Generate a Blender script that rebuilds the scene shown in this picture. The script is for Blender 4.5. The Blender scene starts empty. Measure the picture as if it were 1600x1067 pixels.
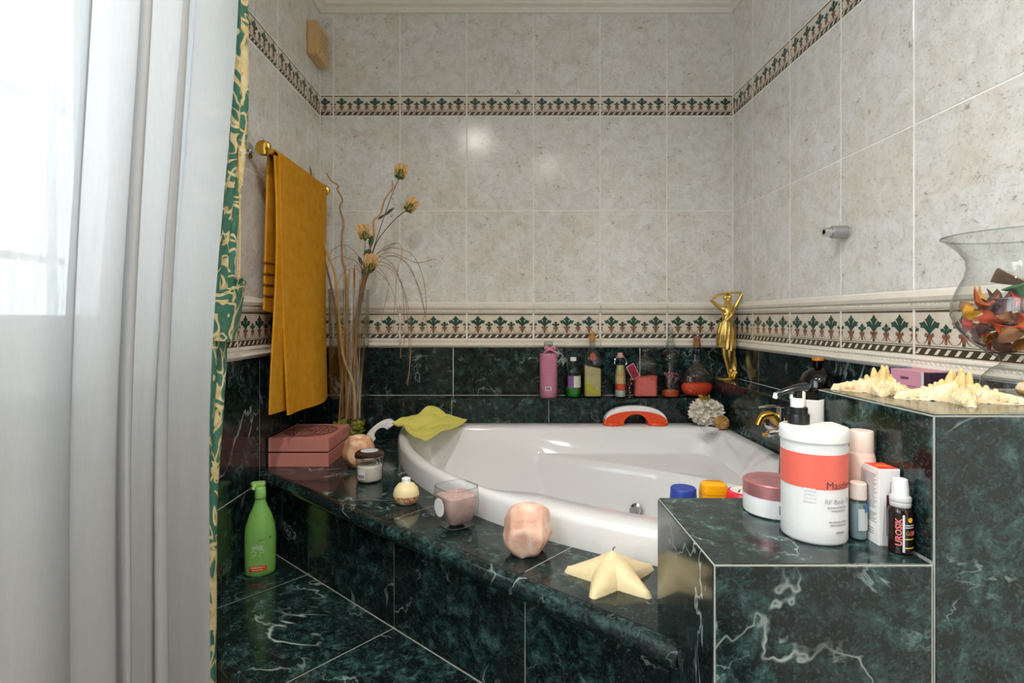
import bpy, bmesh, math, random
from math import sin, cos, pi, sqrt, radians as R
from mathutils import Vector, Matrix, noise as mnoise

# ---------------------------------------------------------------- camera, world, exposure
sc = bpy.context.scene
COL = sc.collection
CZ = 1.15                                   # eye height above the floor
cam_d = bpy.data.cameras.new('camera'); cam = bpy.data.objects.new('camera', cam_d); COL.objects.link(cam)
cam.location = (0, 0, CZ); cam.rotation_euler = (pi / 2, 0, 0)
cam_d.sensor_width = 36; cam_d.lens = 19.28
cam_d.shift_x = 0.0056; cam_d.shift_y = -0.0228
cam_d.clip_start = 0.01
sc.camera = cam

world = bpy.data.worlds.new('sky'); sc.world = world; world.use_nodes = True
wn = world.node_tree.nodes; bg = wn['Background']
bg.inputs['Color'].default_value = (0.86, 0.94, 1.0, 1); bg.inputs['Strength'].default_value = 6.0
pl = bpy.data.lights.new('window_portal', 'AREA'); pl.shape = 'RECTANGLE'; pl.size = 1.2; pl.size_y = 2.2
pl.cycles.is_portal = True
po = bpy.data.objects.new('window_portal', pl); COL.objects.link(po)
po.location = (-0.84, 0.0, 1.66); po.rotation_euler = (0, -pi / 2, 0)

sc.view_settings.view_transform = 'Standard'; sc.view_settings.look = 'None'
sc.view_settings.exposure = 0.66; sc.view_settings.gamma = 1.0; sc.view_settings.use_curve_mapping = False
sc.cycles.use_denoising = True
sc.cycles.max_bounces = 10; sc.cycles.diffuse_bounces = 6; sc.cycles.glossy_bounces = 4
sc.cycles.transmission_bounces = 6; sc.cycles.transparent_max_bounces = 16
sc.cycles.caustics_reflective = False; sc.cycles.caustics_refractive = False
sc.cycles.sample_clamp_indirect = 6.0

LAMP_W = 6.5                                # watts of each ceiling downlight

# levels of the room
XL, XR, YB, YR = -0.698, 0.85, 2.055, -1.8
DECK, RIM, STEP = 0.716, 0.775, 0.48
LEDGE_B, LEDGE_R = 0.861, 0.928
LOW, HIGH = 0.8815, 1.0447
MT, B0, B1, T1, R1, R2, U1, CORN, CEIL = 1.041, 1.0709, 1.1704, 1.2076, 1.553, 1.907, 1.986, 2.29, 2.38
YLF, XLF = 1.973, 0.762                     # front faces of the two ledges

# ---------------------------------------------------------------- materials
def lin(h):
    h = h.lstrip('#'); o = []
    for i in (0, 2, 4):
        c = int(h[i:i + 2], 16) / 255
        o.append(c / 12.92 if c <= 0.04045 else ((c + 0.055) / 1.055) ** 2.4)
    return (*o, 1)

class NT:
    def __init__(s, name):
        s.m = bpy.data.materials.new(name); s.m.use_nodes = True
        s.t = s.m.node_tree; s.t.nodes.clear(); s.out = s.n('ShaderNodeOutputMaterial')
    def n(s, typ, **kw):
        nd = s.t.nodes.new(typ)
        for k, v in kw.items():
            if k.startswith('i_'):
                key = k[2:].replace('_', ' ')
                nd.inputs[int(key) if key.isdigit() else key].default_value = v
            else: setattr(nd, k, v)
        return nd
    def l(s, a, b): s.t.links.new(a, b)
    def done(s, shader): s.l(shader, s.out.inputs['Surface']); return s.m
    def ramp(s, fac, stops, interp='LINEAR'):
        r = s.n('ShaderNodeValToRGB'); e = r.color_ramp.elements; r.color_ramp.interpolation = interp
        while len(e) < len(stops): e.new(0.5)
        for el, (p, c) in zip(e, stops): el.position = p; el.color = c if len(c) == 4 else (*c, 1)
        s.l(fac, r.inputs['Fac']); return r.outputs['Color']
    def mix(s, fac, a, b, blend='MIX'):
        m = s.n('ShaderNodeMix', data_type='RGBA', blend_type=blend)
        for sock, val in ((m.inputs[0], fac), (m.inputs[6], a), (m.inputs[7], b)):
            if hasattr(val, 'is_output') or hasattr(val, 'links'): s.l(val, sock)
            else: sock.default_value = val
        return m.outputs[2]
    def math(s, op, a, b=None, c=None, clamp=False):
        m = s.n('ShaderNodeMath', operation=op, use_clamp=clamp)
        for i, val in enumerate((a, b, c)):
            if val is None: continue
            if hasattr(val, 'links'): s.l(val, m.inputs[i])
            else: m.inputs[i].default_value = val
        return m.outputs[0]
    def coords(s, rnd=True):
        tc = s.n('ShaderNodeTexCoord')
        if not rnd: return tc.outputs['Object']
        oi = s.n('ShaderNodeObjectInfo')
        cmb = s.n('ShaderNodeCombineXYZ')
        for i, k in enumerate((17.3, 29.1, 11.7)): s.l(s.math('MULTIPLY', oi.outputs['Random'], k), cmb.inputs[i])
        ad = s.n('ShaderNodeVectorMath', operation='ADD')
        s.l(tc.outputs['Object'], ad.inputs[0]); s.l(cmb.outputs[0], ad.inputs[1]); return ad.outputs[0]
    def noise(s, vec, scale, detail=4, rough=.55, dist=0):
        nz = s.n('ShaderNodeTexNoise', i_Scale=scale, i_Detail=detail, i_Roughness=rough, i_Distortion=dist)
        s.l(vec, nz.inputs['Vector']); return nz.outputs['Fac']
    def bsdf(s, color, rough=.5, metal=0., spec=.5, bump=None, bump_s=.2, bump_d=.002, **kw):
        b = s.n('ShaderNodeBsdfPrincipled')
        for sock, val in ((b.inputs['Base Color'], color), (b.inputs['Roughness'], rough)):
            if hasattr(val, 'links'): s.l(val, sock)
            else: sock.default_value = val
        b.inputs['Metallic'].default_value = metal; b.inputs['Specular IOR Level'].default_value = spec
        for k, v in kw.items(): b.inputs[k.replace('_', ' ')].default_value = v
        if bump is not None:
            bp = s.n('ShaderNodeBump', i_Strength=bump_s, i_Distance=bump_d)
            s.l(bump, bp.inputs['Height']); s.l(bp.outputs[0], b.inputs['Normal'])
        return b.outputs[0]

MATS = {}
def P(col, rough=.45, metal=0., var=.08, scale=40., bump=0., spec=.5, **kw):
    """plain surface with a little procedural mottling"""
    key = (col, rough, metal, var, scale, bump, spec, tuple(sorted(kw.items())))
    if key in MATS: return MATS[key]
    t = NT('surface_' + col.lstrip('#')); c = lin(col); v = t.coords()
    nz = t.noise(v, scale, 4)
    lo = tuple(x * (1 - var) for x in c[:3]); hi = tuple(min(1, x * (1 + var)) for x in c[:3])
    colr = t.ramp(nz, [(.3, lo), (.7, hi)])
    MATS[key] = t.done(t.bsdf(colr, rough, metal, spec, bump=nz if bump else None, bump_s=bump, bump_d=.003, **kw))
    return MATS[key]

def glass(tint='#fafcfb', edge=.55, rough=.0, name='clear_glass'):
    key = ('glass', tint, edge)
    if key in MATS: return MATS[key]
    t = NT(name); c = lin(tint)
    lw = t.n('ShaderNodeLayerWeight', i_Blend=.5)
    f3 = t.math('POWER', lw.outputs['Facing'], 3.0)
    nz = t.noise(t.coords(), 8, 2)
    ed = tuple(x * edge for x in c[:3]) + (1,)
    colr = t.mix(f3, c, ed)
    colr = t.mix(t.math('MULTIPLY', nz, .04), colr, ed)
    tr = t.n('ShaderNodeBsdfTransparent'); t.l(colr, tr.inputs['Color'])
    gl = t.n('ShaderNodeBsdfGlossy', i_Roughness=rough)
    fr = t.math('MULTIPLY_ADD', t.math('POWER', lw.outputs['Facing'], 3.6), .8, .065)
    mx = t.n('ShaderNodeMixShader'); t.l(fr, mx.inputs[0])
    t.l(tr.outputs[0], mx.inputs[1]); t.l(gl.outputs[0], mx.inputs[2])
    MATS[key] = t.done(mx.outputs[0]); return MATS[key]

def make_wall_tile():
    t = NT('mottled_stone_tile'); v = t.coords()
    big = t.noise(v, 7, 5, .6, .4); mid = t.noise(v, 24, 6, .65, .8); fine = t.noise(v, 140, 5, .7)
    c = t.ramp(big, [(.3, lin('#dfd7cd')), (.48, lin('#e5e3df')), (.62, lin('#e6e7e7')), (.75, lin('#e2d8d0'))])
    c = t.mix(t.ramp(mid, [(.40, (0, 0, 0)), (.72, (.85, .85, .85))]), c, lin('#cdc7bd'))
    c = t.mix(t.ramp(fine, [(.54, (0, 0, 0)), (.72, (.8, .8, .8))]), c, lin('#b4aa99'))
    pit = t.ramp(t.noise(v, 60, 2, .5, 1.5), [(.31, (1, 1, 1)), (.36, (0, 0, 0))])
    pit = t.math('MULTIPLY', pit, t.ramp(mid, [(.45, (0, 0, 0)), (.6, (1, 1, 1))]))
    c = t.mix(t.math('MULTIPLY', pit, .7), c, lin('#8a7d68'))
    return t.done(t.bsdf(c, .11, bump=t.math('SUBTRACT', fine, t.math('MULTIPLY', pit, .6)), bump_s=.12, bump_d=.0015))

def make_marble(name='green_marble', gloss=.13, light=1.0):
    t = NT(name); v = t.coords()
    big = t.noise(v, 4.5, 4, .6, .5); mid = t.noise(v, 34, 12, .80, .35); fine = t.noise(v, 230, 4, .7)
    c = t.ramp(mid, [(.34, (.0015, .003, .003)), (.47, (.0045 * light, .010 * light, .010 * light)),
                     (.56, (.020 * light, .052 * light, .050 * light)), (.70, (.12 * light, .21 * light, .20 * light))])
    c = t.mix(t.ramp(big, [(.45, (0, 0, 0)), (.62, (.8, .8, .8))]), c, (.006, .008, .009, 1))
    c = t.mix(t.ramp(fine, [(.54, (0, 0, 0)), (.72, (.5, .5, .5))]), c, (.09, .15, .14, 1))
    def vein(scale, width, dist, amt, gate):
        n2 = t.noise(v, scale, 5, .6, dist)
        a = t.math('ABSOLUTE', t.math('SUBTRACT', n2, .5))
        k = t.ramp(a, [(0, (1, 1, 1)), (width, (0, 0, 0))])
        g = t.ramp(t.noise(v, gate, 3, .6), [(.50, (0, 0, 0)), (.62, (1, 1, 1))])
        return t.math('MULTIPLY', t.math('MULTIPLY', k, g), amt)
    c = t.mix(vein(2.4, .0065, .7, .95, 3.6), c, (.52, .60, .58, 1))
    c = t.mix(vein(7.0, .010, .5, .65, 8.0), c, (.30, .40, .37, 1))
    return t.done(t.bsdf(c, gloss, spec=.5))

def make_border_base():
    t = NT('cream_border_glaze'); v = t.coords()
    c = t.ramp(t.noise(v, 30, 5, .6), [(.35, lin('#d6c8b5')), (.65, lin('#e2dacd'))])
    return t.done(t.bsdf(c, .2))

M_TILE = make_wall_tile(); M_MARBLE = make_marble(); M_MARBLE_N = make_marble('green_marble_nosing', .16, 1.1)
M_BORDER = make_border_base()
M_GROUT = P('#f4f1ec', .8, var=.05); M_GROUT_D = P('#a9aaa2', .8, var=.1)
M_TRIM = P('#e4dcd0', .22, var=.05, scale=20)
M_PLASTER = P('#e9e4dc', .6, var=.03); M_WHITE = P('#f2f2f0', .3, var=.02)
M_CHROME = P('#d9dadb', .08, 1., var=.03); M_BRASS = P('#d6a548', .18, 1., var=.05)
M_GOLD = P('#e8c574', .32, 1., var=.12, scale=60, bump=.1)
M_BLACK = P('#131415', .35, var=.1); M_ENAMEL = P('#e2e2e3', .07, var=.01, scale=5)
M_GLASS = glass(); M_GLASS_D = glass('#e7efec', .35)
M_GREEN_P = P('#2a4c40', .2, var=.25, scale=60); M_BROWN_P = P('#8a5b44', .2, var=.2)
M_DARK_P = P('#4b4033', .2, var=.15); M_IVORY_P = P('#e6dccb', .2, var=.05)

# ---------------------------------------------------------------- mesh helpers
def sm3(a, b, x):
    t = max(0., min(1., (x - a) / (b - a))) if a != b else float(x > a); return t * t * (3 - 2 * t)

def lathe(prof, seg=32, sx=1., sy=1.):
    vs, fs, rows = [], [], []
    for r, z in prof:
        if r < 1e-6: rows.append([len(vs)]); vs.append((0, 0, z))
        else:
            rows.append(list(range(len(vs), len(vs) + seg)))
            vs += [(r * sx * cos(2 * pi * k / seg), r * sy * sin(2 * pi * k / seg), z) for k in range(seg)]
    for a, b in zip(rows, rows[1:]):
        for k in range(seg):
            k2 = (k + 1) % seg
            if len(a) == 1 and len(b) == 1: continue
            if len(a) == 1: fs.append((a[0], b[k2], b[k]))
            elif len(b) == 1: fs.append((a[k], a[k2], b[0]))
            else: fs.append((a[k], a[k2], b[k2], b[k]))
    return vs, fs

def loft(rings, cap=True):
    n = len(rings[0]); vs = [p for r in rings for p in r]; fs = []
    for i in range(len(rings) - 1):
        for k in range(n):
            k2 = (k + 1) % n
            fs.append((i * n + k, i * n + k2, (i + 1) * n + k2, (i + 1) * n + k))
    if cap: fs.append(tuple(range(n))[::-1]); fs.append(tuple(range((len(rings) - 1) * n, len(rings) * n)))
    return vs, fs

def rrect(w, d, c, z, n=5, cx=0, cy=0):
    pts = []
    for (sx, sy, a0) in ((1, 1, 0), (-1, 1, pi / 2), (-1, -1, pi), (1, -1, 3 * pi / 2)):
        for k in range(n):
            a = a0 + pi / 2 * k / (n - 1)
            pts.append((cx + sx * (w / 2 - c) + c * cos(a), cy + sy * (d / 2 - c) + c * sin(a), z))
    return pts

def rprism(w, d, prof, c=.006, n=5):
    """rounded rectangle bottle: prof = [(scale_or_(w,d,c), z)]"""
    rings = []
    for s, z in prof:
        if isinstance(s, tuple): rings.append(rrect(s[0], s[1], s[2], z, n))
        else: rings.append(rrect(w * s, d * s, c * s, z, n))
    return loft(rings)

def spline(pts, n=8):
    P_ = [Vector(p) for p in pts]; out = []
    for i in range(len(P_) - 1):
        p0 = P_[max(i - 1, 0)]; p1 = P_[i]; p2 = P_[i + 1]; p3 = P_[min(i + 2, len(P_) - 1)]
        for k in range(n):
            t = k / n
            out.append(.5 * ((2 * p1) + (p2 - p0) * t + (2 * p0 - 5 * p1 + 4 * p2 - p3) * t * t + (3 * p1 - p0 - 3 * p2 + p3) * t ** 3))
    out.append(P_[-1]); return out

def tube(pts, rad, seg=8, flat=1.):
    pts = [Vector(p) for p in pts]; n = len(pts)
    if not hasattr(rad, '__len__'): rad = [rad] * n
    elif len(rad) == 2 and n != 2: rad = [rad[0] + (rad[1] - rad[0]) * i / (n - 1) for i in range(n)]
    up = None; rings = []
    for i, p in enumerate(pts):
        d = (pts[min(i + 1, n - 1)] - pts[max(i - 1, 0)]).normalized()
        if up is None: up = d.orthogonal().normalized()
        up = (up - d * up.dot(d)); up = up.normalized() if up.length > 1e-6 else d.orthogonal().normalized()
        sd = d.cross(up)
        rings.append([tuple(p + (up * cos(2 * pi * k / seg) * flat + sd * sin(2 * pi * k / seg)) * rad[i]) for k in range(seg)])
    return loft(rings)

def box(x0, x1, y0, y1, z0, z1, bev=0., seg=1):
    if bev <= 0:
        v = [(x, y, z) for z in (z0, z1) for y in (y0, y1) for x in (x0, x1)]
        return v, [(0, 2, 3, 1), (4, 5, 7, 6), (0, 1, 5, 4), (2, 6, 7, 3), (0, 4, 6, 2), (1, 3, 7, 5)]
    bm = bmesh.new(); bmesh.ops.create_cube(bm, size=1)
    for v in bm.verts:
        v.co = ((x0 + x1) / 2 + v.co.x * (x1 - x0), (y0 + y1) / 2 + v.co.y * (y1 - y0), (z0 + z1) / 2 + v.co.z * (z1 - z0))
    bmesh.ops.bevel(bm, geom=bm.edges[:], offset=bev, segments=seg, profile=.5, affect='EDGES')
    bm.verts.index_update()
    r = [tuple(v.co) for v in bm.verts], [tuple(v.index for v in f.verts) for f in bm.faces]
    bm.free(); return r

def extrude(poly, z0, z1):
    n = len(poly)
    v = [(x, y, z0) for x, y in poly] + [(x, y, z1) for x, y in poly]
    f = [tuple(range(n))[::-1], tuple(range(n, 2 * n))] + [(k, (k + 1) % n, n + (k + 1) % n, n + k) for k in range(n)]
    return v, f

def grid(fn, nu, nv):
    v = [tuple(fn(i / nu, j / nv)) for j in range(nv + 1) for i in range(nu + 1)]
    f = [(j * (nu + 1) + i, j * (nu + 1) + i + 1, (j + 1) * (nu + 1) + i + 1, (j + 1) * (nu + 1) + i) for j in range(nv) for i in range(nu)]
    return v, f

def sheet(fn, nu, nv, th):
    """a closed thin sheet of thickness th around fn(u, v)"""
    v, f = grid(fn, nu, nv); V = [Vector(p) for p in v]; N = [Vector() for _ in v]
    for q in f:
        nn = (V[q[1]] - V[q[0]]).cross(V[q[3]] - V[q[0]])
        for k in q: N[k] += nn
    N = [n_.normalized() for n_ in N]; c = len(v)
    vs = [tuple(a + n_ * th / 2) for a, n_ in zip(V, N)] + [tuple(a - n_ * th / 2) for a, n_ in zip(V, N)]
    fs = list(f) + [tuple(k + c for k in q[::-1]) for q in f]
    W = nu + 1
    bd = [i for i in range(W)] + [j * W + nu for j in range(1, nv + 1)] + [nv * W + i for i in range(nu - 1, -1, -1)] + [j * W for j in range(nv - 1, 0, -1)]
    for a, b in zip(bd, bd[1:] + bd[:1]): fs.append((b, a, a + c, b + c))
    return vs, fs

def ico(sub=3, r=1.):
    bm = bmesh.new(); bmesh.ops.create_icosphere(bm, subdivisions=sub, radius=r); bm.verts.index_update()
    o = [tuple(v.co) for v in bm.verts], [tuple(v.index for v in f.verts) for f in bm.faces]; bm.free(); return o

def tf(vf, loc=(0, 0, 0), rot=(0, 0, 0), scl=(1, 1, 1)):
    from mathutils import Euler
    M = Matrix.Translation(loc) @ Euler(rot).to_matrix().to_4x4() @ Matrix.Diagonal((*scl, 1))
    return [tuple(M @ Vector(p)) for p in vf[0]], vf[1]

class MB:
    def __init__(s): s.v, s.f, s.mi, s.sm, s.ms = [], [], [], [], []
    def add(s, vf, mat, smooth=True):
        o = len(s.v); s.v += vf[0]
        if mat not in s.ms: s.ms.append(mat)
        k = s.ms.index(mat)
        for q in vf[1]: s.f.append(tuple(i + o for i in q)); s.mi.append(k); s.sm.append(smooth)
        return s
    def mesh(s, name):
        me = bpy.data.meshes.new(name); me.from_pydata(s.v, [], s.f); me.update()
        for m in s.ms: me.materials.append(m)
        me.polygons.foreach_set('material_index', s.mi); me.polygons.foreach_set('use_smooth', s.sm)
        if any(s.sm):
            try: me.set_sharp_from_angle(angle=R(40))
            except Exception: pass
        return me

def link(name, me, parent=None, loc=(0, 0, 0), rot=(0, 0, 0)):
    o = bpy.data.objects.new(name, me); COL.objects.link(o); o.location = loc; o.rotation_euler = rot
    if parent: o.parent = parent
    return o

def part(name, vf, mat, parent=None, loc=(0, 0, 0), rot=(0, 0, 0), smooth=True):
    return link(name, MB().add(vf, mat, smooth).mesh(name), parent, loc, rot)

def tag(o, label, cat, group=None, kind=None):
    if label: o['label'] = label
    if cat: o['category'] = cat
    if group: o['group'] = group
    if kind: o['kind'] = kind
    return o

def thing(name, label, cat, loc, rz=0, group=None, kind=None):
    o = bpy.data.objects.new(name, None); COL.objects.link(o); o.location = loc; o.rotation_euler = (0, 0, rz)
    o.empty_display_size = .02
    return tag(o, label, cat, group, kind)

def text(body, size, align='CENTER', bold=0.):
    cu = bpy.data.curves.new('lettering', 'FONT'); cu.body = body; cu.size = size; cu.align_x = align; cu.align_y = 'CENTER'
    cu.offset = bold; cu.resolution_u = 2
    ob = bpy.data.objects.new('lettering', cu); COL.objects.link(ob)
    dg = bpy.context.evaluated_depsgraph_get(); me = bpy.data.meshes.new_from_object(ob.evaluated_get(dg))
    v = [tuple(p.co) for p in me.vertices]; f = [tuple(p.vertices) for p in me.polygons]
    bpy.data.objects.remove(ob); bpy.data.curves.remove(cu); bpy.data.meshes.remove(me)
    return v, f

def wrap(vf, rad, ang, z0, off=.0003):
    """lay flat x/y print round a cylinder; ang 0 faces -Y, positive towards +X"""
    rr = rad + off
    return [(rr * sin(x / rad + ang), -rr * cos(x / rad + ang), z0 + y) for x, y, *_ in vf[0]], vf[1]

def scribble(w, h, seed=1, n=9):
    """a row of small dashes: print too small to read"""
    rnd = random.Random(seed); v, f = [], []; x = -w / 2
    while x < w / 2 - w / n * .4:
        d = w / n * rnd.uniform(.5, 1.3); d = min(d, w / 2 - x); o = len(v); hh = h * rnd.uniform(.6, 1)
        v += [(x, -hh / 2, 0), (x + d * .8, -hh / 2, 0), (x + d * .8, hh / 2, 0), (x, hh / 2, 0)]; f.append((o, o + 1, o + 2, o + 3)); x += d
    return v, f

def flat_rect(w, h, n=12, cx=0, cy=0):
    return grid(lambda u, v: (cx + (u - .5) * w, cy + (v - .5) * h, 0), n, 1)

def upright(vf, y=0., x0=0., z0=0.):
    return [(x0 + x, y, z0 + yy) for x, yy, *_ in vf[0]], vf[1]

# ---------------------------------------------------------------- room shell
def struct(o, label=None, cat=None): o['kind'] = 'structure'; return tag(o, label, cat)

struct(part('floor', box(XL - .15, XR + .15, YR - .15, YB + .15, -.1, 0), P('#4a4a46', .3), smooth=False), 'bathroom floor below the marble step', 'floor')
struct(part('ceiling', box(XL - .15, XR + .15, YR - .15, YB + .15, CEIL, CEIL + .1), M_PLASTER, smooth=False), 'plain white plaster ceiling above the cornice', 'ceiling')
GB = .0009
wall_b = struct(part('wall_back', box(XL - .15, XR + .15, YB + GB, YB + .15, 0, CEIL), M_GROUT, smooth=False), 'back wall of mottled beige tiles behind the bath', 'wall')
wall_r = struct(part('wall_right', box(XR + GB, XR + .15, YR, YB + .15, 0, CEIL), M_GROUT, smooth=False), 'tiled wall on the faucet side of the bath', 'wall')
WY0, WY1, WZ0, WZ1 = -1.10, 1.10, 1.055, 2.26  # window assumed to run on unseen behind the camera, widened for more daylight
mb = MB()
for b in ((YR, YB + .15, 0, WZ0), (YR, YB + .15, WZ1, CEIL), (YR, WY0, WZ0, WZ1), (WY1, YB + .15, WZ0, WZ1)):
    mb.add(box(XL - .15, XL - GB, b[0], b[1], b[2], b[3]), M_GROUT, False)
wall_l = struct(link('wall_left', mb.mesh('wall_left')), 'tiled wall with the curtained window and the towel rail', 'wall')
struct(part('wall_rear', box(XL - .15, XR + .15, YR - .15, YR, 0, CEIL), P('#756b61', .4), smooth=False), 'plain wall behind the camera', 'wall')

# tiles ---------------------------------------------------------------
def tile_vf(w, h, t=.0045, bev=.0008, gap=.0034):
    w -= gap; h -= gap
    o = [(-w / 2, -h / 2), (w / 2, -h / 2), (w / 2, h / 2), (-w / 2, h / 2)]
    i = [(x - math.copysign(bev, x), z - math.copysign(bev, z)) for x, z in o]
    v = [(x, t, z) for x, z in o] + [(x, bev, z) for x, z in o] + [(x, 0, z) for x, z in i]
    f = [(8, 9, 10, 11)] + [(a + k, a + (k + 1) % 4, a + 4 + (k + 1) % 4, a + 4 + k) for a in (0, 4) for k in range(4)]
    return v, f
TM = {}
def tile_mesh(kind, w, h, x0=0., first=0):
    key = (kind, round(w, 4), round(h, 4), round(x0, 4))
    if key not in TM:
        if kind == 'tile': TM[key] = MB().add(tile_vf(w, h), M_TILE, False).mesh('tile')
        elif kind == 'marble': TM[key] = MB().add(tile_vf(w, h, bev=.0006, gap=.0022), M_MARBLE, False).mesh('marble_tile')
        elif kind == 'trim': TM[key] = trim_mesh(w, h)
        elif kind == 'top_trim': TM[key] = trim_mesh(w, h, True)
        else: TM[key] = border_mesh(w, h, 3 if kind == 'border' else 4, x0)
    return TM[key]

def trim_mesh(w, h, top=False):
    """moulded cream strip: profile pushed along x"""
    g = .0022; w -= g
    if top: pr = [(.0045, 0), (-.004, 0), (-.006, .15), (-.004, .28), (-.0015, .32), (-.010, .40), (-.012, .62), (-.006, .80), (-.002, .92), (.0045, .97)]
    else: pr = [(.0045, .02), (-.003, .04), (-.010, .12), (-.013, .30), (-.011, .42), (-.006, .50), (-.005, .70), (-.008, .84), (-.006, .97), (.0045, .99)]
    pts = [(y, (z - .5) * h) for y, z in pr]
    rings = [[(x, y, z) for y, z in pts] for x in (-w / 2, w / 2)]
    v, f = loft([r[::-1] for r in rings])
    mb_ = MB().add((v, f), M_TRIM, False)
    n = max(1, int(round(w / .0125)))
    if h < .05:
        for k in range(n):
            x = -w / 2 + (k + .5) * w / n; zc = (.60 - .5) * h if not top else (.22 - .5) * h
            mb_.add(tf(lathe([(0, -.0028), (.0028, -.001), (.0028, .001), (0, .0028)], 6, 1.4, .8), (x, -.0052, zc), (0, .6, 0)), M_TRIM)
    return mb_.mesh('trim_tile')

HALF = [(0, 1), (.10, .87), (.13, .80), (.24, .74), (.15, .60), (.08, .40), (.20, .58), (.27, .68), (.37, .60), (.54, .58), (.46, .46), (.46, .34), (.30, .35), (.16, .22), (.04, .06), (.04, 0)]
LEAF = HALF + [(-x, y) for x, y in HALF[::-1] if x > 0]
def clipx(poly, lo, hi):
    for sgn, lim in ((1, lo), (-1, -hi)):
        out = []
        for (a, b) in zip(poly, poly[1:] + poly[:1]):
            ia, ib = sgn * a[0] >= lim, sgn * b[0] >= lim
            if ia: out.append(a)
            if ia != ib:
                t = (lim * sgn - a[0]) / (b[0] - a[0]); out.append((lim * sgn, a[1] + t * (b[1] - a[1])))
        poly = out
        if len(poly) < 3: return []
    return poly
def ribbon2(pts, w):
    out = []
    for a, b in zip(pts, pts[1:]):
        d = (Vector(b) - Vector(a)); n = Vector((-d.y, d.x)).normalized() * w / 2; e = d.normalized() * w * .25
        out.append([tuple(Vector(a) - e + n), tuple(Vector(a) - e - n), tuple(Vector(b) + e - n), tuple(Vector(b) + e + n)])
    return out
def border_mesh(w, h, nbig, x0=0.):
    """printed border tile; x0 = where along a full 0.25 m tile this piece starts"""
    mb_ = MB().add(tile_vf(w, h, gap=.003), M_BORDER, False)
    full, sp = .25, .25 / nbig
    lo, hi = x0 + .004, x0 + w - .004
    def put(polys, mat, lev):
        for p in polys:
            q = clipx(p, lo, hi)
            if len(q) > 2: mb_.add(([(x - x0 - w / 2, -.00025 * lev, (y - .5) * h) for x, y in q], [tuple(range(len(q)))]), mat, False)
    put([[(0, .915), (full, .915), (full, .955), (0, .955)]], M_DARK_P, 1)
    put([[(0, .225), (full, .225), (full, .24), (0, .24)]], M_DARK_P, 1)
    put([[(0, .04), (full, .04), (full, .20), (0, .20)]], M_DARK_P, 1)
    nr = 10 if nbig == 3 else 12
    for k in range(-1, nr + 1):
        a = (k + .5) * full / nr; d = full / nr
        put([[(a - .36 * d, .065), (a - .02 * d, .065), (a + .36 * d, .175), (a + .02 * d, .175)]], M_IVORY_P, 2)
    ar = h / 1.0
    for k in range(nbig):
        cx = (k + .5) * sp
        put([[(cx + px * sp * .62, .45 + py * .43) for px, py in LEAF]], M_GREEN_P, 2)
        put([[(cx - .045 * sp, .27), (cx + .045 * sp, .27), (cx + .07 * sp, .47), (cx - .07 * sp, .47)]], M_BROWN_P, 1)
        put([[(cx - .05 * sp, .255), (cx + .05 * sp, .255), (cx, .32)]], M_GREEN_P, 3)
        for s in (-1, 1):
            arc = []
            for q in range(11):
                a = -pi / 2 * 1.0 + (q / 10 - .5) * pi * 1.25
                arc.append((cx + s * .25 * sp + cos(a) * .19 * sp * (-s) * -1 * s, .42 + sin(a) * .155))
            put(ribbon2(arc, .0032), M_BROWN_P, 1)
            put([[(cx + s * .10 * sp + cos(2 * pi * q / 8) * .055 * sp, .45 + sin(2 * pi * q / 8) * .045) for q in range(8)]], M_BROWN_P, 2)
            put([[(cx + s * .42 * sp + cos(2 * pi * q / 8) * .04 * sp, .43 + sin(2 * pi * q / 8) * .035) for q in range(8)]], M_BROWN_P, 2)
    for k in range(nbig + 1):
        cx = k * sp
        put([[(cx + px * sp * .34, .44 + py * .24) for px, py in LEAF]], M_GREEN_P, 2)
        put([[(cx - .035 * sp, .27), (cx + .035 * sp, .27), (cx + .05 * sp, .46), (cx - .05 * sp, .46)]], M_BROWN_P, 1)
    return mb_.mesh('border_tile')

def lay_wall(wall, place, spans, rows):
    """spans: [(a, b, x0)] along the wall, rows: [(kind, name, z0, z1)]"""
    for kind, name, z0, z1 in rows:
        for a, b, x0 in spans:
            link(name, tile_mesh(kind, b - a, z1 - z0, x0 if 'border' in kind else 0), wall, *place((a + b) / 2, (z0 + z1) / 2))
ROWS = [('tile', 'tile', U1, CORN + .004), ('upper', 'border_tile', R2, U1), ('tile', 'tile', R1, R2), ('tile', 'tile', T1, R1),
        ('top_trim', 'trim_tile', B1, T1), ('border', 'border_tile', B0, B1), ('trim', 'trim_tile', MT, B0)]
ROWS = [(('upper_border' if k == 'upper' else k), n, a, b) for k, n, a, b in ROWS]
on_back = lambda a, z: ((a, YB, z), (0, 0, 0))
on_right = lambda a, z: ((XR, -a, z), (0, 0, -pi / 2))       # a = -y
on_left = lambda a, z: ((XL, a, z), (0, 0, pi / 2))
lay_wall(wall_b, on_back, [(XL, -.648, .2)] + [(-.648 + .25 * k, min(-.648 + .25 * (k + 1), XR), 0) for k in range(6)], ROWS)
lay_wall(wall_r, on_right, [(-YB, -1.893, .088)] + [(-1.893 + .25 * k, -1.893 + .25 * (k + 1), 0) for k in range(8)], ROWS)
lay_wall(wall_l, on_left, [(1.925, YB, 0)] + [(1.925 - .25 * (k + 1), 1.925 - .25 * k, 0) for k in range(3)], ROWS)
lay_wall(wall_l, on_left, [(WY1 + .03, 1.175, .195)], ROWS)
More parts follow.
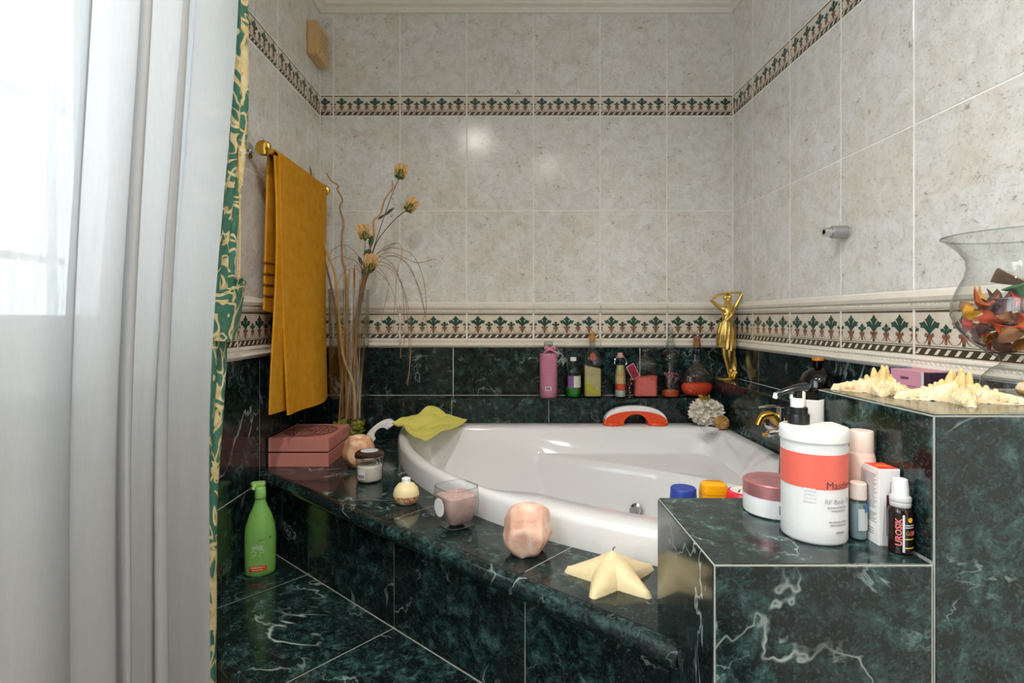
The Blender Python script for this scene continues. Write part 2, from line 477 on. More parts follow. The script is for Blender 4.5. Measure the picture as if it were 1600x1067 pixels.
# marble dado
mj = lambda lo, hi, ref, st: [lo] + sorted(x for x in (ref + st * k for k in range(-9, 10)) if lo + .01 < x < hi - .01) + [hi]
def pairs(l): return [(a, b, 0) for a, b in zip(l, l[1:])]
lay_wall(wall_b, on_back, pairs(mj(XL, XR, -.199, .35)), [('marble', 'marble_tile', LEDGE_B, MT)])
lay_wall(wall_r, on_right, pairs(mj(-YB, -.60, -1.849, .35)), [('marble', 'marble_tile', LEDGE_R, MT)])
lay_wall(wall_l, on_left, pairs(mj(-.2, YB, 1.905, .352)), [('marble', 'marble_tile', .685, MT), ('marble', 'marble_tile', .333, .685)])
# trim under the window
lay_wall(wall_l, on_left, pairs(mj(.0, WY1 + .03, .9, .25)), [])

# cornice
pr = [(0, CORN), (.010, CORN), (.014, CORN + .018), (.030, CORN + .022), (.034, CORN + .034), (.055, CORN + .055), (.060, CORN + .07), (.075, CORN + .074), (.075, CEIL), (0, CEIL)]
def cornice(name, p0, p1, inward, mitre):
    p0, p1, inward = Vector(p0), Vector(p1), Vector(inward); d = (p1 - p0).normalized()
    r0 = [tuple((p0 + inward * o + d * o * mitre[0]).to_3d() + Vector((0, 0, z))) for o, z in pr]
    r1 = [tuple((p1 + inward * o - d * o * mitre[1]).to_3d() + Vector((0, 0, z))) for o, z in pr]
    o = part(name, loft([r0, r1]), M_PLASTER, smooth=False); o['kind'] = 'structure'; return o
tag(cornice('trim_1', (XL, YB), (XR, YB), (0, -1), (1, 1)), 'white plaster cornice above the back wall tiles', 'cornice')
tag(cornice('trim_2', (XR, YB), (XR, YR), (-1, 0), (1, 1)), 'white plaster cornice above the faucet side wall', 'cornice')
tag(cornice('trim_3', (XL, YB), (XL, YR), (1, 0), (1, 1)), 'white plaster cornice above the window wall', 'cornice')

# window --------------------------------------------------------------
win = thing('window_1', 'white framed casement window behind the sheer curtain', 'window', (XL - .075, 0, 0), kind='structure')
def bars(y0, y1, z0, z1, w, x0, x1):
    v = MB()
    for b in ((y0, y1, z0, z0 + w), (y0, y1, z1 - w, z1), (y0, y0 + w, z0 + w, z1 - w), (y1 - w, y1, z0 + w, z1 - w)):
        v.add(box(x0, x1, b[0], b[1], b[2], b[3], .004), M_WHITE, False)
    return v
link('window_frame', bars(WY0, WY1, WZ0, WZ1, .045, -.035, .035).mesh('window_frame'), win)
for (a, b) in ((WY0 + .045, -.36), (-.36, .34), (.34, WY1 - .045)):
    s_ = link('sash', bars(a, b, WZ0 + .045, WZ1 - .045, .055, -.02, .05).mesh('sash'), win)
    part('pane', box(-.004, .004, a + .055, b - .055, WZ0 + .1, WZ1 - .1), M_GLASS, s_, smooth=False)
part('window_sill', box(-.075, .12, WY0 - .0, WY1 + .0, WZ0 - .02, WZ0 + .004, .004), M_WHITE, win, smooth=False)
mb = MB()
for k in range(15): mb.add(box(-.125, -.113, WY0 + .07 + k * .15, WY0 + .082 + k * .15, WZ0, WZ1), M_WHITE, False)
for k in range(4): mb.add(box(-.127, -.111, WY0, WY1, WZ0 + .2 + k * .3, WZ0 + .215 + k * .3), M_WHITE, False)
link('window_grille', mb.mesh('window_grille'), win)

# ceiling downlights -----------------------------------------------------
for x, y, wl in ((-.2, .41, 'closest to the bath'), (.33, -.1, 'between the other two'), (.2, -.85, 'farthest from the bath')):
    lampo = thing('ceiling_downlight', 'round recessed ceiling downlight ' + wl, 'downlight', (x, y, CEIL), group='recessed ceiling downlights')
    part('lamp_ring', lathe([(.030, -.001), (.030, -.006), (.042, -.008), (.048, -.004), (.048, 0)], 28), M_CHROME, lampo)
    e = NT('lamp_glow'); nz = e.noise(e.coords(), 5, 1); em = e.n('ShaderNodeEmission', i_Strength=14.0)
    e.l(e.ramp(nz, [(0, (1, .92, .82)), (1, (1, .95, .86))]), em.inputs['Color']); em_m = e.done(em.outputs[0])
    part('lamp_face', lathe([(0, -.003), (.0295, -.003)], 24), em_m, lampo)
    L = bpy.data.lights.new('downlight_beam', 'AREA'); L.shape = 'DISK'; L.size = .055; L.energy = LAMP_W; L.color = (1, .94, .86); L.spread = R(150)
    lo = bpy.data.objects.new('downlight_beam', L); COL.objects.link(lo); lo.parent = lampo; lo.location = (0, 0, -.012)

# ---------------------------------------------------------------- bath platform, step, ledges, partition
A2 = Vector((XL, 1.56)); E1 = Vector((.7425, -.6698)); E2 = Vector((.6698, .7425)); E1.normalize(); E2 = Vector((-E1.y, E1.x))
C0 = Vector((XLF, YLF)); RO = 1.13
NL = 1.2466                                    # nosing length
J = [u for u in (-.2, .218, .588, .958)]       # joints along the platform front
def uv(u, v): return A2 + E1 * u + E2 * v
def first_hit(u):
    lo = 0. if u >= 0 else -u * E1.x / E2.x
    v = lo
    while v < 1.3:
        p = uv(u, v)
        if (p - C0).length < RO - .03 or p.y > YLF - .001: break
        v += .004
    return lo, v
plat = thing('bath_platform', 'raised green marble platform with rounded front edge carrying the bath', 'platform', (0, 0, 0), kind='structure')
# body (dark mortar bed under the slabs)
body = [tuple(uv(0, .035)), tuple(uv(NL - .02, .035)), (.226, .83), (.226, .80), (.30, .80)]
mb = MB()
us = [-.40 + k * (NL + .40) / 60 for k in range(61)]
vs, fs = [], []
for u in us:
    lo, hi = first_hit(u); lo = max(lo, .0285)
    a, b = uv(u, min(lo, hi)), uv(u, hi)
    vs += [(a.x, a.y, DECK - .0008), (b.x, b.y, DECK - .0008), (a.x, a.y, 0), (b.x, b.y, 0)]
for k in range(60):
    i = 4 * k; fs += [(i, i + 4, i + 5, i + 1), (i, i + 2, i + 6, i + 4)]
mb.add((vs, fs), M_GROUT_D, False)
link('platform_core', mb.mesh('platform_core'), plat)
bounds = [-.42] + J + [NL]
for u0, u1 in zip(bounds, bounds[1:]):
    # deck slab
    n = 14; vs, fs = [], []
    for k in range(n + 1):
        u = u0 + .0014 + (u1 - u0 - .0028) * k / n; lo, hi = first_hit(u)
        if lo == 0: lo = .012
        hi = max(hi, lo)
        a, b = uv(u, lo), uv(u, hi)
        vs += [(a.x, a.y, DECK), (b.x, b.y, DECK), (a.x, a.y, DECK - .012), (b.x, b.y, DECK - .012)]
    for k in range(n):
        i = 4 * k; fs += [(i, i + 4, i + 5, i + 1), (i + 2, i + 6, i + 4, i), (i + 1, i + 5, i + 7, i + 3)]
    fs += [(0, 1, 3, 2), (4 * n, 4 * n + 2, 4 * n + 3, 4 * n + 1)]
    part('deck_slab', (vs, fs), M_MARBLE, plat, smooth=False)
def nosing(parent, name, a, b, z, rad=.019, zlow=None):
    ax = (b - a).normalized(); nrm = Vector((-ax.y, ax.x)); ring0 = [(.014, 0)] + [(rad * (1 - sin(pi * q / 12)) * 1.0 - .006, -rad + rad * cos(pi * q / 12)) for q in range(13)] + [(.014, -2 * rad)]
    rings = []
    for p in (a + ax * .0008, b - ax * .0008):
        rings.append([(p.x + nrm.x * o, p.y + nrm.y * o, z + h) for o, h in ring0])
    part(name, loft(rings), M_MARBLE_N, parent)
for u0, u1 in zip([-.004] + [j for j in J if j > 0], [j for j in J if j > 0] + [NL]): nosing(plat, 'nosing', uv(u0, 0), uv(u1, 0), DECK)
RV = .027                                      # riser set back behind the nosing
def vface(parent, name, a, b, z0, z1, mat=None, t=.01):
    """upright marble slab from a to b (2D) facing to the right-hand side of a->b"""
    a, b = Vector(a), Vector(b); d = (b - a); w = d.length; ang = math.atan2(d.y, d.x)
    c = (a + b) / 2
    vf = tile_vf(w, z1 - z0, t=t, bev=.0006, gap=.0026)
    return part(name, vf, mat or M_MARBLE, parent, (c.x, c.y, (z0 + z1) / 2), (0, 0, ang), smooth=False)
def hface(parent, name, x0, x1, y0, y1, z, t=.01, gap=.0016):
    return part(name, box(x0 + gap / 2, x1 - gap / 2, y0 + gap / 2, y1 - gap / 2, z - t, z, .0008), M_MARBLE, parent, smooth=False)
rb = [-.024] + [j for j in J if j > 0] + [NL + .05]
for u0, u1 in zip(rb, rb[1:]): vface(plat, 'riser_slab', uv(u0, RV), uv(u1, RV), STEP, DECK - .03)

# step
step = thing('marble_step', 'green marble step with rounded front edge at the foot of the bath platform', 'step', (0, 0, 0), kind='structure')
SV = -.262                                     # step nosing line
def step_lo(u):                                # line v where the strip meets the wall or the nosing
    return max(SV, -u * E1.x / E2.x)
uA = -SV * E2.x / E1.x
vs, fs = [], []
for k in range(41):
    u = -.03 + (1.55 + .03) * k / 40
    a, b = uv(u, max(step_lo(u), SV + .02)), uv(u, RV + .02)
    vs += [(a.x, a.y, STEP - .0008), (b.x, b.y, STEP - .0008), (a.x, a.y, 0)]
for k in range(40): i = 3 * k; fs += [(i, i + 3, i + 4, i + 1), (i, i + 2, i + 5, i + 3)]
part('step_core', (vs, fs), M_GROUT_D, step, smooth=False)
sb = [-.03] + [j for j in J if j > 0] + [1.33]
for u0, u1 in zip(sb, sb[1:]):
    n = 10; vs, fs = [], []
    for k in range(n + 1):
        u = u0 + .0015 + (u1 - u0 - .0030) * k / n; lo = step_lo(u); lo = SV + .012 if lo <= SV else lo
        a, b = uv(u, min(lo, RV - .002)), uv(u, RV - .002)
        vs += [(a.x, a.y, STEP), (b.x, b.y, STEP), (a.x, a.y, STEP - .012), (b.x, b.y, STEP - .012)]
    for k in range(n): i = 4 * k; fs += [(i, i + 4, i + 5, i + 1), (i + 2, i + 6, i + 4, i)]
    fs += [(0, 1, 3, 2), (4 * n, 4 * n + 2, 4 * n + 3, 4 * n + 1)]
    part('tread_slab', (vs, fs), M_MARBLE, step, smooth=False)
for u0, u1 in ((uA, .588), (.588, .958), (.958, 1.33)):
    nosing(step, 'nosing', uv(u0, SV), uv(u1, SV), STEP)
    vface(step, 'riser_slab', uv(u0, SV + RV), uv(u1, SV + RV), 0, STEP - .03)

# back ledge
led = thing('back_ledge', 'long dark marble ledge at the back of the bath holding bottles', 'ledge', (0, 0, 0), kind='structure')
part('ledge_core', box(XL, XLF, YLF + .004, YB, 0, LEDGE_B - .004), M_GROUT_D, led, smooth=False)
jx = mj(XL, XLF, -.197, .35)
for a, b in zip(jx, jx[1:]):
    vface(led, 'face_slab', (a, YLF), (b, YLF), DECK, LEDGE_B - .002); hface(led, 'top_slab', a, b, YLF, YB, LEDGE_B)
# right ledge
led2 = thing('side_ledge', 'dark marble ledge along the side wall under the gilt figurine', 'ledge', (0, 0, 0), kind='structure')
part('ledge_core', box(XLF + .004, XR, .82, YB, 0, LEDGE_R - .004), M_GROUT_D, led2, smooth=False)
jy = mj(.824, YB, 1.819, .35)
for a, b in zip(jy, jy[1:]):
    vface(led2, 'face_slab', (XLF, b), (XLF, a), RIM - .05, LEDGE_R - .002); hface(led2, 'top_slab', XLF, XR, a, b, LEDGE_R)
# partition
BX0, BX1, BY0, BY1 = .226, .466, .598, .822
pt = thing('stepped_partition', 'stepped green marble partition in front of the bath with two flat tops', 'partition', (0, 0, 0), kind='structure')
mb = MB().add(box(BX0 + .0012, BX1, BY0 + .0012, BY1 - .0012, 0, LOW - .0012), M_GROUT_D, False)
mb.add(box(BX1 + .0012, XR, BY0 + .0012, BY1 - .0012, 0, HIGH - .0012), M_GROUT_D, False)
link('partition_core', mb.mesh('partition_core'), pt)
E = .0014
vface(pt, 'face_slab', (BX0 + E, BY0), (BX1 - .0005, BY0), 0, LOW - E, t=.003)
vface(pt, 'face_slab', (BX1 + E, BY0), (XR, BY0), 0, HIGH - E, t=.003)
vface(pt, 'face_slab', (BX0, BY1 - E), (BX0, BY0 + E), 0, LOW - E, t=.003)
vface(pt, 'face_slab', (BX1, BY1 - E), (BX1, BY0 + E), LOW + .001, HIGH - E, t=.003)
vface(pt, 'face_slab', (BX1 - .001, BY1), (BX0 + E, BY1), 0, LOW - E, t=.003)
vface(pt, 'face_slab', (XR, BY1), (BX1 + E, BY1), 0, HIGH - E, t=.003)
hface(pt, 'top_slab', BX0 + E, BX1 - .0005, BY0 + E, BY1 - E, LOW, t=.003)
hface(pt, 'top_slab', BX1 + E, XR, BY0 + E, BY1 - E, HIGH, t=.003)

# ---------------------------------------------------------------- bathtub
tub = thing('corner_bathtub', 'white acrylic corner bathtub with curved front set in dark marble', 'bathtub', (0, 0, 0))
CC = Vector((.32, 1.52))
def rin(p):
    q = C0 - p; ang = math.degrees(math.atan2(q.y, q.x)); return 1.098 - .052 * sm3(43.5, 49.5, ang)
def ray(d, radf):
    lo, hi = 0., 1.6
    for _ in range(36):
        m = (lo + hi) / 2; p = CC + d * m
        if (p - C0).length < radf(p): lo = m
        else: hi = m
    return lo
def smin(rs, p): return sum(r ** -p for r in rs) ** (-1 / p)
NT_ = 360; rows = []
def outl(k):
    a = 2 * pi * k / NT_; d = Vector((cos(a), sin(a)))
    def lines(xm, ym):
        r = []
        if d.x > 1e-4: r.append((xm - CC.x) / d.x)
        if d.y > 1e-4: r.append((ym - CC.y) / d.y)
        return r
    ro = smin([ray(d, lambda p: RO)] + lines(XLF - .001, YLF - .001), 70)
    ri = smin([ray(d, rin)] + lines(.712, 1.882), 16)
    return d, ro, min(ri, ro - .022)
OUT = [outl(k) for k in range(NT_)]
FLOORZ, SEATZ = .43, .693
sA, sB = Vector((.02, 1.89)), Vector((.76, 1.36)); sd = (sB - sA).normalized(); sn = Vector((-sd.y, sd.x))
def seat(p):
    q = p - sA; s = max(0, min(1, q.dot(sd) / (sB - sA).length))
    return q.dot(sn) - .06 * sin(pi * s)
def basin_z(p, dist):
    z = RIM - .012 - (RIM - .012 - FLOORZ) * (1 - (1 - sm3(-.03, .2, dist)) ** 1.0) + (RIM - .012 - FLOORZ) * sm3(-.03, .2, 0) * (1 - min(1, dist / .05))
    z = min(z, RIM - .012)
    g = seat(p)
    zs = FLOORZ + (SEATZ - FLOORZ) * sm3(-.075, .0, g)
    return max(z, zs) if g > -.09 else z
loops = []
loops.append([(CC + d * ro, DECK) for d, ro, ri in OUT])
for dr, z in ((0, RIM - .014), (.003, RIM - .006), (.009, RIM - .001), (.013, RIM)): loops.append([(CC + d * (ro - dr), z) for d, ro, ri in OUT])
for dr, z in ((.010, RIM), (.004, RIM - .003), (0, RIM - .010)): loops.append([(CC + d * (ri + dr), z) for d, ro, ri in OUT])
for k in range(1, 27):
    dist = .2 * k / 26
    loops.append([(CC + d * (ri - dist), basin_z(CC + d * (ri - dist), dist)) for d, ro, ri in OUT])
for k in range(1, 46):
    w = 1 - .98 * k / 45
    loops.append([(CC + d * (ri - .2) * w, basin_z(CC + d * (ri - .2) * w, .3)) for d, ro, ri in OUT])
rings = [[(p.x, p.y, z) for p, z in lp] for lp in loops]
v, f = loft(rings, cap=False); f.append(tuple(range((len(rings) - 1) * NT_, len(rings) * NT_)))
f = [q[::-1] for q in f]
part('tub_shell', (v, f), M_ENAMEL, tub)
# overflow cap on the inner step wall
ov = part('overflow_cap', lathe([(0, .010), (.012, .010), (.014, .007), (.021, .006), (.023, .002), (.023, -.004)], 28), M_CHROME, tub, (.392, 1.646, .572))
ov.rotation_euler = Vector((-.56, -.78, .27)).to_track_quat('Z', 'Y').to_euler()

# ---------------------------------------------------------------- curtains, radiator, towel
def make_sheer():
    t = NT('sheer_voile'); tc = t.coords(False)
    mp = t.n('ShaderNodeMapping'); mp.inputs['Scale'].default_value = (1, 1, .12); t.l(tc, mp.inputs[0])
    th = t.noise(mp.outputs[0], 260, 3, .6); slub = t.noise(mp.outputs[0], 90, 4, .7)
    dens = t.math('MULTIPLY_ADD', th, .14, .87)
    dens = t.math('ADD', dens, t.math('MULTIPLY', t.ramp(slub, [(.66, (0, 0, 0)), (.72, (1, 1, 1))]), .08), clamp=True)
    tr = t.n('ShaderNodeBsdfTransparent'); df = t.n('ShaderNodeBsdfDiffuse', i_Color=(.90, .91, .92, 1)); tl = t.n('ShaderNodeBsdfTranslucent', i_Color=(.17, .177, .187, 1))
    m1 = t.n('ShaderNodeMixShader', i_0=.62); t.l(df.outputs[0], m1.inputs[1]); t.l(tl.outputs[0], m1.inputs[2])
    m2 = t.n('ShaderNodeMixShader'); t.l(dens, m2.inputs[0]); t.l(tr.outputs[0], m2.inputs[1]); t.l(m1.outputs[0], m2.inputs[2])
    return t.done(m2.outputs[0])
def sheer_pt(u, v):
    z = .02 + v * 2.33
    ytop, ybot = 1.065, .945
    k = sm3(.9, 1.9, z)
    y1 = ybot + (ytop - ybot) * k
    y = .43 + (y1 - .43) * u
    ph = 2 * pi * (u * 4.3 + .25 * sin(2 * pi * u * 1.7) + .03 * sin(3 * v + 9 * u))
    amp = (.024 + .010 * sin(11 * u + 1)) * (1.15 - .35 * v)
    x = -.52 + amp * sin(ph) + .006 * sin(ph * 2.3 + 2 * v)
    y += .022 * sin(2 * ph + .6) * (1 - .3 * v) * sm3(0, .05, 1 - u)
    return (x, y, z)
tag(part('sheer_curtain', grid(sheer_pt, 260, 24), make_sheer()), 'white sheer voile curtain hanging in soft folds before the window', 'curtain')

def make_drape():
    t = NT('green_gold_leaf_brocade'); tc = t.n('ShaderNodeTexCoord'); v = tc.outputs['UV']
    wv = t.n('ShaderNodeTexNoise', i_Scale=9.0, i_Detail=0.5, i_Distortion=1.1, noise_dimensions='2D'); t.l(v, wv.inputs['Vector'])
    wv2 = t.n('ShaderNodeTexNoise', i_Scale=13.0, i_Detail=0.5, i_Distortion=1.4, noise_dimensions='2D')
    ad = t.n('ShaderNodeVectorMath', operation='ADD'); ad.inputs[1].default_value = (7, 3, 0); t.l(v, ad.inputs[0]); t.l(ad.outputs[0], wv2.inputs['Vector'])
    a = t.ramp(wv.outputs['Fac'], [(.0, (0, 0, 0)), (.485, (0, 0, 0)), (.50, (1, 1, 1)), (.56, (1, 1, 1)), (.575, (0, 0, 0)), (1, (0, 0, 0))])
    b = t.ramp(wv2.outputs['Fac'], [(0, (0, 0, 0)), (.545, (0, 0, 0)), (.56, (1, 1, 1)), (.64, (1, 1, 1)), (.655, (0, 0, 0)), (1, (0, 0, 0))])
    shade = t.noise(v, 40, 4)
    g = t.ramp(shade, [(.3, lin('#2c5f50')), (.7, lin('#417763'))])
    gold = t.ramp(wv.outputs['Fac'], [(.48, lin('#b2934f')), (.53, lin('#d8cca3')), (.58, lin('#bf9f58'))])
    c = t.mix(a, g, gold); c = t.mix(b, c, t.ramp(shade, [(.3, lin('#bfa057')), (.7, lin('#dcd2ae'))]))
    return t.done(t.bsdf(c, .55, bump=t.noise(v, 300, 2), bump_s=.15))
M_DRAPE = make_drape(); M_LINING = P('#2b6350', .6, var=.15); M_CORD = P('#c9a765', .6, var=.25, scale=200)
def with_uv(o, fn, nu, nv, su, sv):
    me = o.data; uvl = me.uv_layers.new(name='cloth')
    W = nu + 1; c = W * (nv + 1)
    for lp in me.loops:
        k = lp.vertex_index % c; uvl.data[lp.index].uv = ((k % W) / nu * su, (k // W) / nv * sv)
    return o
drape = thing('leaf_print_drape', 'green drape with cream and gold leaf print gathered beside the sheer curtain', 'curtain', (0, 0, 0))
TIEZ = 1.172
def drape_up(u, v):
    z = TIEZ + .03 + v * (2.34 - TIEZ - .03); k = sm3(0, .35, v)
    y0, y1 = 1.050 + .02 * k, 1.155 + .045 * k
    y = y0 + (y1 - y0) * (u + .05 * sin(2 * pi * u * 3)); x = -.585 + .012 * sm3(0, .4, v) + .026 * sin(2 * pi * (u * 3.0 + .12)) - .012 * u
    return (x, y + .012 * sin(2 * pi * u * 3.0 + .6), z)
with_uv(part('upper_panel', sheet(drape_up, 60, 30, .003), M_DRAPE, drape), drape_up, 60, 30, .55, 1.45)
def drape_lo(u, v):
    z = .03 + v * (TIEZ - .055 - .03); k = sm3(.65, 1., v)
    y0, y1 = 1.035 - .01 * (1 - v), 1.105 + .03 * k + .01 * v
    y = y0 + (y1 - y0) * u; x = -.592 + .016 * sin(2 * pi * (u * 2.5 + .35)) + .010 * k * sin(pi * u)
    return (x, y + .008 * sin(2 * pi * u * 2.5), z)
with_uv(part('lower_panel', sheet(drape_lo, 50, 40, .003), M_DRAPE, drape), drape_lo, 50, 40, .5, 1.2)
def drape_band(u, v):
    a = 2 * pi * u; z = TIEZ - .06 + v * .105
    ry = .058 + .020 * v + .004 * sin(3 * a); rx = .034 + .010 * v
    return (-.585 + rx * cos(a) * 1.0, 1.098 + .010 * v + ry * sin(a), z + .022 * v * sin(a + .4) - .008 * cos(a))
with_uv(part('tieback', sheet(drape_band, 48, 10, .003), M_DRAPE, drape), drape_band, 48, 10, .6, .22)
for (dx, dy, zz0, zz1) in ((-.560, 1.150, TIEZ + .06, 2.33), (-.576, 1.092, .05, TIEZ - .06)):
    part('edge_cord', tube([(dx - .012 * k / 12, dy + .006 * sin(k * .9), zz0 + (zz1 - zz0) * k / 12) for k in range(13)], .0022, 6), M_CORD, drape)

rad = thing('radiator', 'white ribbed radiator behind the sheer curtain below the window', 'radiator', (0, 0, 0))
for k in range(11):
    y = .03 + k * .078
    part('radiator_section', rprism(.06, .07, [(.6, .17), (.9, .18), (1, .2), (1, .87), (.95, .90), (.7, .914)], .012, 4), M_WHITE, rad, (-.645, y, 0))
part('valve', tf(lathe([(0, 0), (.012, 0), (.012, .03), (.017, .032), (.019, .05), (.017, .062), (.009, .064), (.009, .058), (0, .058)], 20), (-.65, .84, .885), (0, R(90), 0)), M_WHITE, rad)
part('feed_pipe', tube(spline([(-.645, .80, .885), (-.645, .855, .885), (-.65, .875, .86), (-.65, .88, .5), (-.65, .88, .02)], 6), .008, 10), M_WHITE, rad)

def make_towel():
    t = NT('mustard_terry'); v = t.coords(False)
    n1 = t.noise(v, 420, 2, .6); n2 = t.noise(v, 30, 3)
    c = t.ramp(n2, [(.3, lin('#d0901c')), (.7, lin('#dfa436'))]); c = t.mix(t.math('MULTIPLY', n1, .5), c, lin('#a8700f'))
    return t.done(t.bsdf(c, .95, spec=.1, bump=n1, bump_s=.6, bump_d=.003))
M_TOWEL = make_towel(); M_TOWEL_D = P('#7c4a0c', .9, var=.1, bump=.2)
rail = thing('towel_rail', 'chrome and brass wall rail holding the mustard towel', 'towel rail', (XL, 1.48, 1.602))
part('rail_bar', tf(lathe([(0, -.02), (.008, -.02), (.008, .46), (0, .46)], 16), (.053, 0, 0), (R(-90), 0, 0)), M_CHROME, rail)
for yy, mtl in ((0., M_CHROME), (.445, M_CHROME)):
    part('wall_flange', tf(lathe([(0, 0), (.022, 0), (.022, .006), (.018, .009), (.007, .010), (.007, .05), (0, .05)], 24), (0, yy, 0), (0, R(90), 0)), mtl, rail)
for yy in (-.022, .462):
    part('end_knob', tf(lathe([(0, -.012), (.010, -.012), (.019, -.008), (.021, 0), (.019, .008), (.010, .012), (0, .012)], 24), (.053, yy, 0), (R(90), 0, 0)), M_BRASS, rail)
towel = thing('mustard_towel', 'mustard yellow terry towel folded over the wall rail', 'towel', (0, 0, 0))
XT, ZT = XL + .053, 1.602
def towel_main(u, v):
    y = 1.513 + .392 * u
    rr = .0125
    s = v
    front_len = .722 + .012 * u + .012 * sin(4 * u + .5) * sm3(.9, 1, u)
    back_len = .43 + .01 * sin(7 * u)
    arc = pi * rr; tot = front_len + arc + back_len; d = s * tot
    if d < front_len:
        z = ZT - (front_len - d); k = (front_len - d) / front_len
        x = XT + rr + .006 + .016 * k + .004 * sin(9 * u + 2) * k - .004 * sin(pi * k)
        y += (.012 * k * (1 - u)) - .03 * k * u
        z -= .02 * k * (1 - u) * 0
    elif d < front_len + arc:
        a = (d - front_len) / rr; x = XT + (rr + .006 * (1 - a / pi)) * cos(a); z = ZT + rr * sin(a)
    else:
        q = d - front_len - arc; k = q / back_len; z = ZT - q; x = XT - rr - .006 * k + .003 * sin(10 * u); y -= .012 * k * (1 - u)
    return (x, y, z)
part('terry_panel', sheet(towel_main, 30, 110, .006), M_TOWEL, towel)
def towel_fold(u, v):
    k = 1 - v; z = ZT - .006 - k * (.70 + .015 * u)
    y0 = 1.500 - .058 * sm3(.1, 1, k) ; y1 = 1.70
    return (XT + .0105 + .012 * k * (1 - .6 * u) + .008 * sin(pi * k) * (1 - u), y0 + (y1 - y0) * u, z)
part('inner_fold', sheet(towel_fold, 14, 40, .005), M_TOWEL, towel)
for k in range(4):
    z = ZT - .30 - k * .030
    part('stripe', box(XT - .0225, XT - .0105, 1.499, 1.62, z - .003, z + .003, .001), M_TOWEL_D, towel)

# vent box
vt = thing('vent_box', 'yellowed plastic fan box with slots high on the wall near the corner', 'vent', (XL, 1.976, 1.15 + .984))
M_VENT = P('#d2ae78', .45, var=.05); VS = P('#5d4526', .6)
part('housing', box(.0005, .038, -.059, .059, -.059, .059, .003), M_VENT, vt, smooth=False)
part('grille_frame', box(.037, .0395, -.045, .050, -.048, .048, .001), M_VENT, vt, smooth=False)
for k in range(5): part('slot', box(.0393, .0400, -.035, .044, .034 - k * .014, .0355 - k * .014), VS, vt, smooth=False)
part('slot', box(.0393, .0400, -.040, -.036, -.046, -.036), VS, vt, smooth=False)

# shower holder on the wall
sh = thing('shower_holder', 'short chrome wall holder for a hand shower on the bare tiles', 'holder', (XR, 1.364, 1.15 + .214))
part('wall_disc', tf(lathe([(0, 0), (.016, 0), (.016, .006), (0, .006)], 24), (0, 0, 0), (0, R(-90), 0)), M_CHROME, sh)
part('holder_body', tf(lathe([(0, .006), (.0155, .006), (.0165, .012), (.0155, .040), (.012, .043), (0, .043)], 24), (0, 0, 0), (0, R(-90), 0)), P('#a9abab', .35, .6), sh)
part('clip_ring', tf(lathe([(.007, .043), (.0105, .043), (.0115, .052), (.0105, .060), (.006, .060), (.006, .047)], 24), (0, 0, 0), (0, R(-90), 0)), M_CHROME, sh)

# ---------------------------------------------------------------- things on the deck
def obj_box_pink():
    t = thing('keepsake_box', 'pink lidded box with a round brown ornament on its lid, beside the vase', 'box', (-.606, 1.706, DECK))
    M = P('#c67e74', .6, var=.05); hw, hd = .088, .108
    part('box_base', box(-hw, hw, -hd, hd, 0, .040, .001), M, t, smooth=False)
    part('inner_rim', box(-hw + .004, hw - .004, -hd + .004, hd - .004, .040, .045), P('#4a1f1d', .7), t, smooth=False)
    lid = part('box_lid', box(-hw, hw, -hd, hd, .0445, .084, .001), M, t, smooth=False)
    D = P('#43160f', .7); mb = MB()
    def ring(r, w, lobes=0, amp=0, ph=0):
        n = 96; o = []
        for k in range(n):
            a0, a1 = 2 * pi * k / n, 2 * pi * (k + 1) / n
            r0, r1 = r * (1 + amp * cos(lobes * a0 + ph)), r * (1 + amp * cos(lobes * a1 + ph))
            o.append([(r0 * cos(a0), r0 * sin(a0)), (r1 * cos(a1), r1 * sin(a1)), ((r1 + w) * cos(a1), (r1 + w) * sin(a1)), ((r0 + w) * cos(a0), (r0 + w) * sin(a0))])
        return o
    for r, w, l, a, p in ((.074, .0036, 0, 0, 0), (.0685, .0022, 0, 0, 0), (.057, .0034, 8, .13, 0), (.057, .0034, 8, .13, pi), (.044, .0034, 8, .20, 0), (.038, .0034, 6, .22, 1), (.028, .0034, 6, .26, 0), (.020, .003, 8, .2, 0), (.012, .0034, 5, .3, 0), (.003, .005, 0, 0, 0)):
        for q in ring(r, w, l, a, p): mb.add(([(x, y * 1.12, .0845) for x, y in q], [(0, 1, 2, 3)]), D, False)
    link('ornament', mb.mesh('ornament'), t, (0, .0, 0)).parent = lid
obj_box_pink()

def rock(name, label, cat, loc, r, seedv, hgt, colors, cup=True):
    t = thing(name, label, cat, loc)
    v, f = ico(4, 1.); out = []
    off = Vector((seedv * 3.1, seedv * 1.7, seedv))
    for p in v:
        p = Vector(p); n = 1 + .16 * mnoise.noise(p * 1.1 + off) + .10 * mnoise.noise(p * 2.3 + off) + .035 * mnoise.noise(p * 6 + off)
        for d in FAC[seedv % len(FAC)]:
            d = Vector(d).normalized(); k = p.dot(d) * n
            if k > .80: n *= .80 / k
        q = p * n
        z = max(q.z, -.82)
        if z > .80: z = .80
        if cup:
            rr = sqrt(q.x ** 2 + q.y ** 2)
            if p.z > 0 and rr < .42: z = min(z, .80 - .28 * sm3(.42, .25, rr))
        out.append((q.x * r, q.y * r, (z + .82) / 1.62 * hgt))
    m = NT(name + '_salt'); c = m.coords(); nz = m.noise(c, 28, 5, .6, .6)
    col = m.ramp(nz, [(.3, lin(colors[0])), (.5, lin(colors[1])), (.7, lin(colors[2]))])
    mm = m.done(m.bsdf(col, .5, bump=m.noise(c, 90, 4), bump_s=.35, bump_d=.002, Subsurface_Weight=.25, Subsurface_Scale=.01))
    part('crystal_body', (out, f), mm, t)
    return t
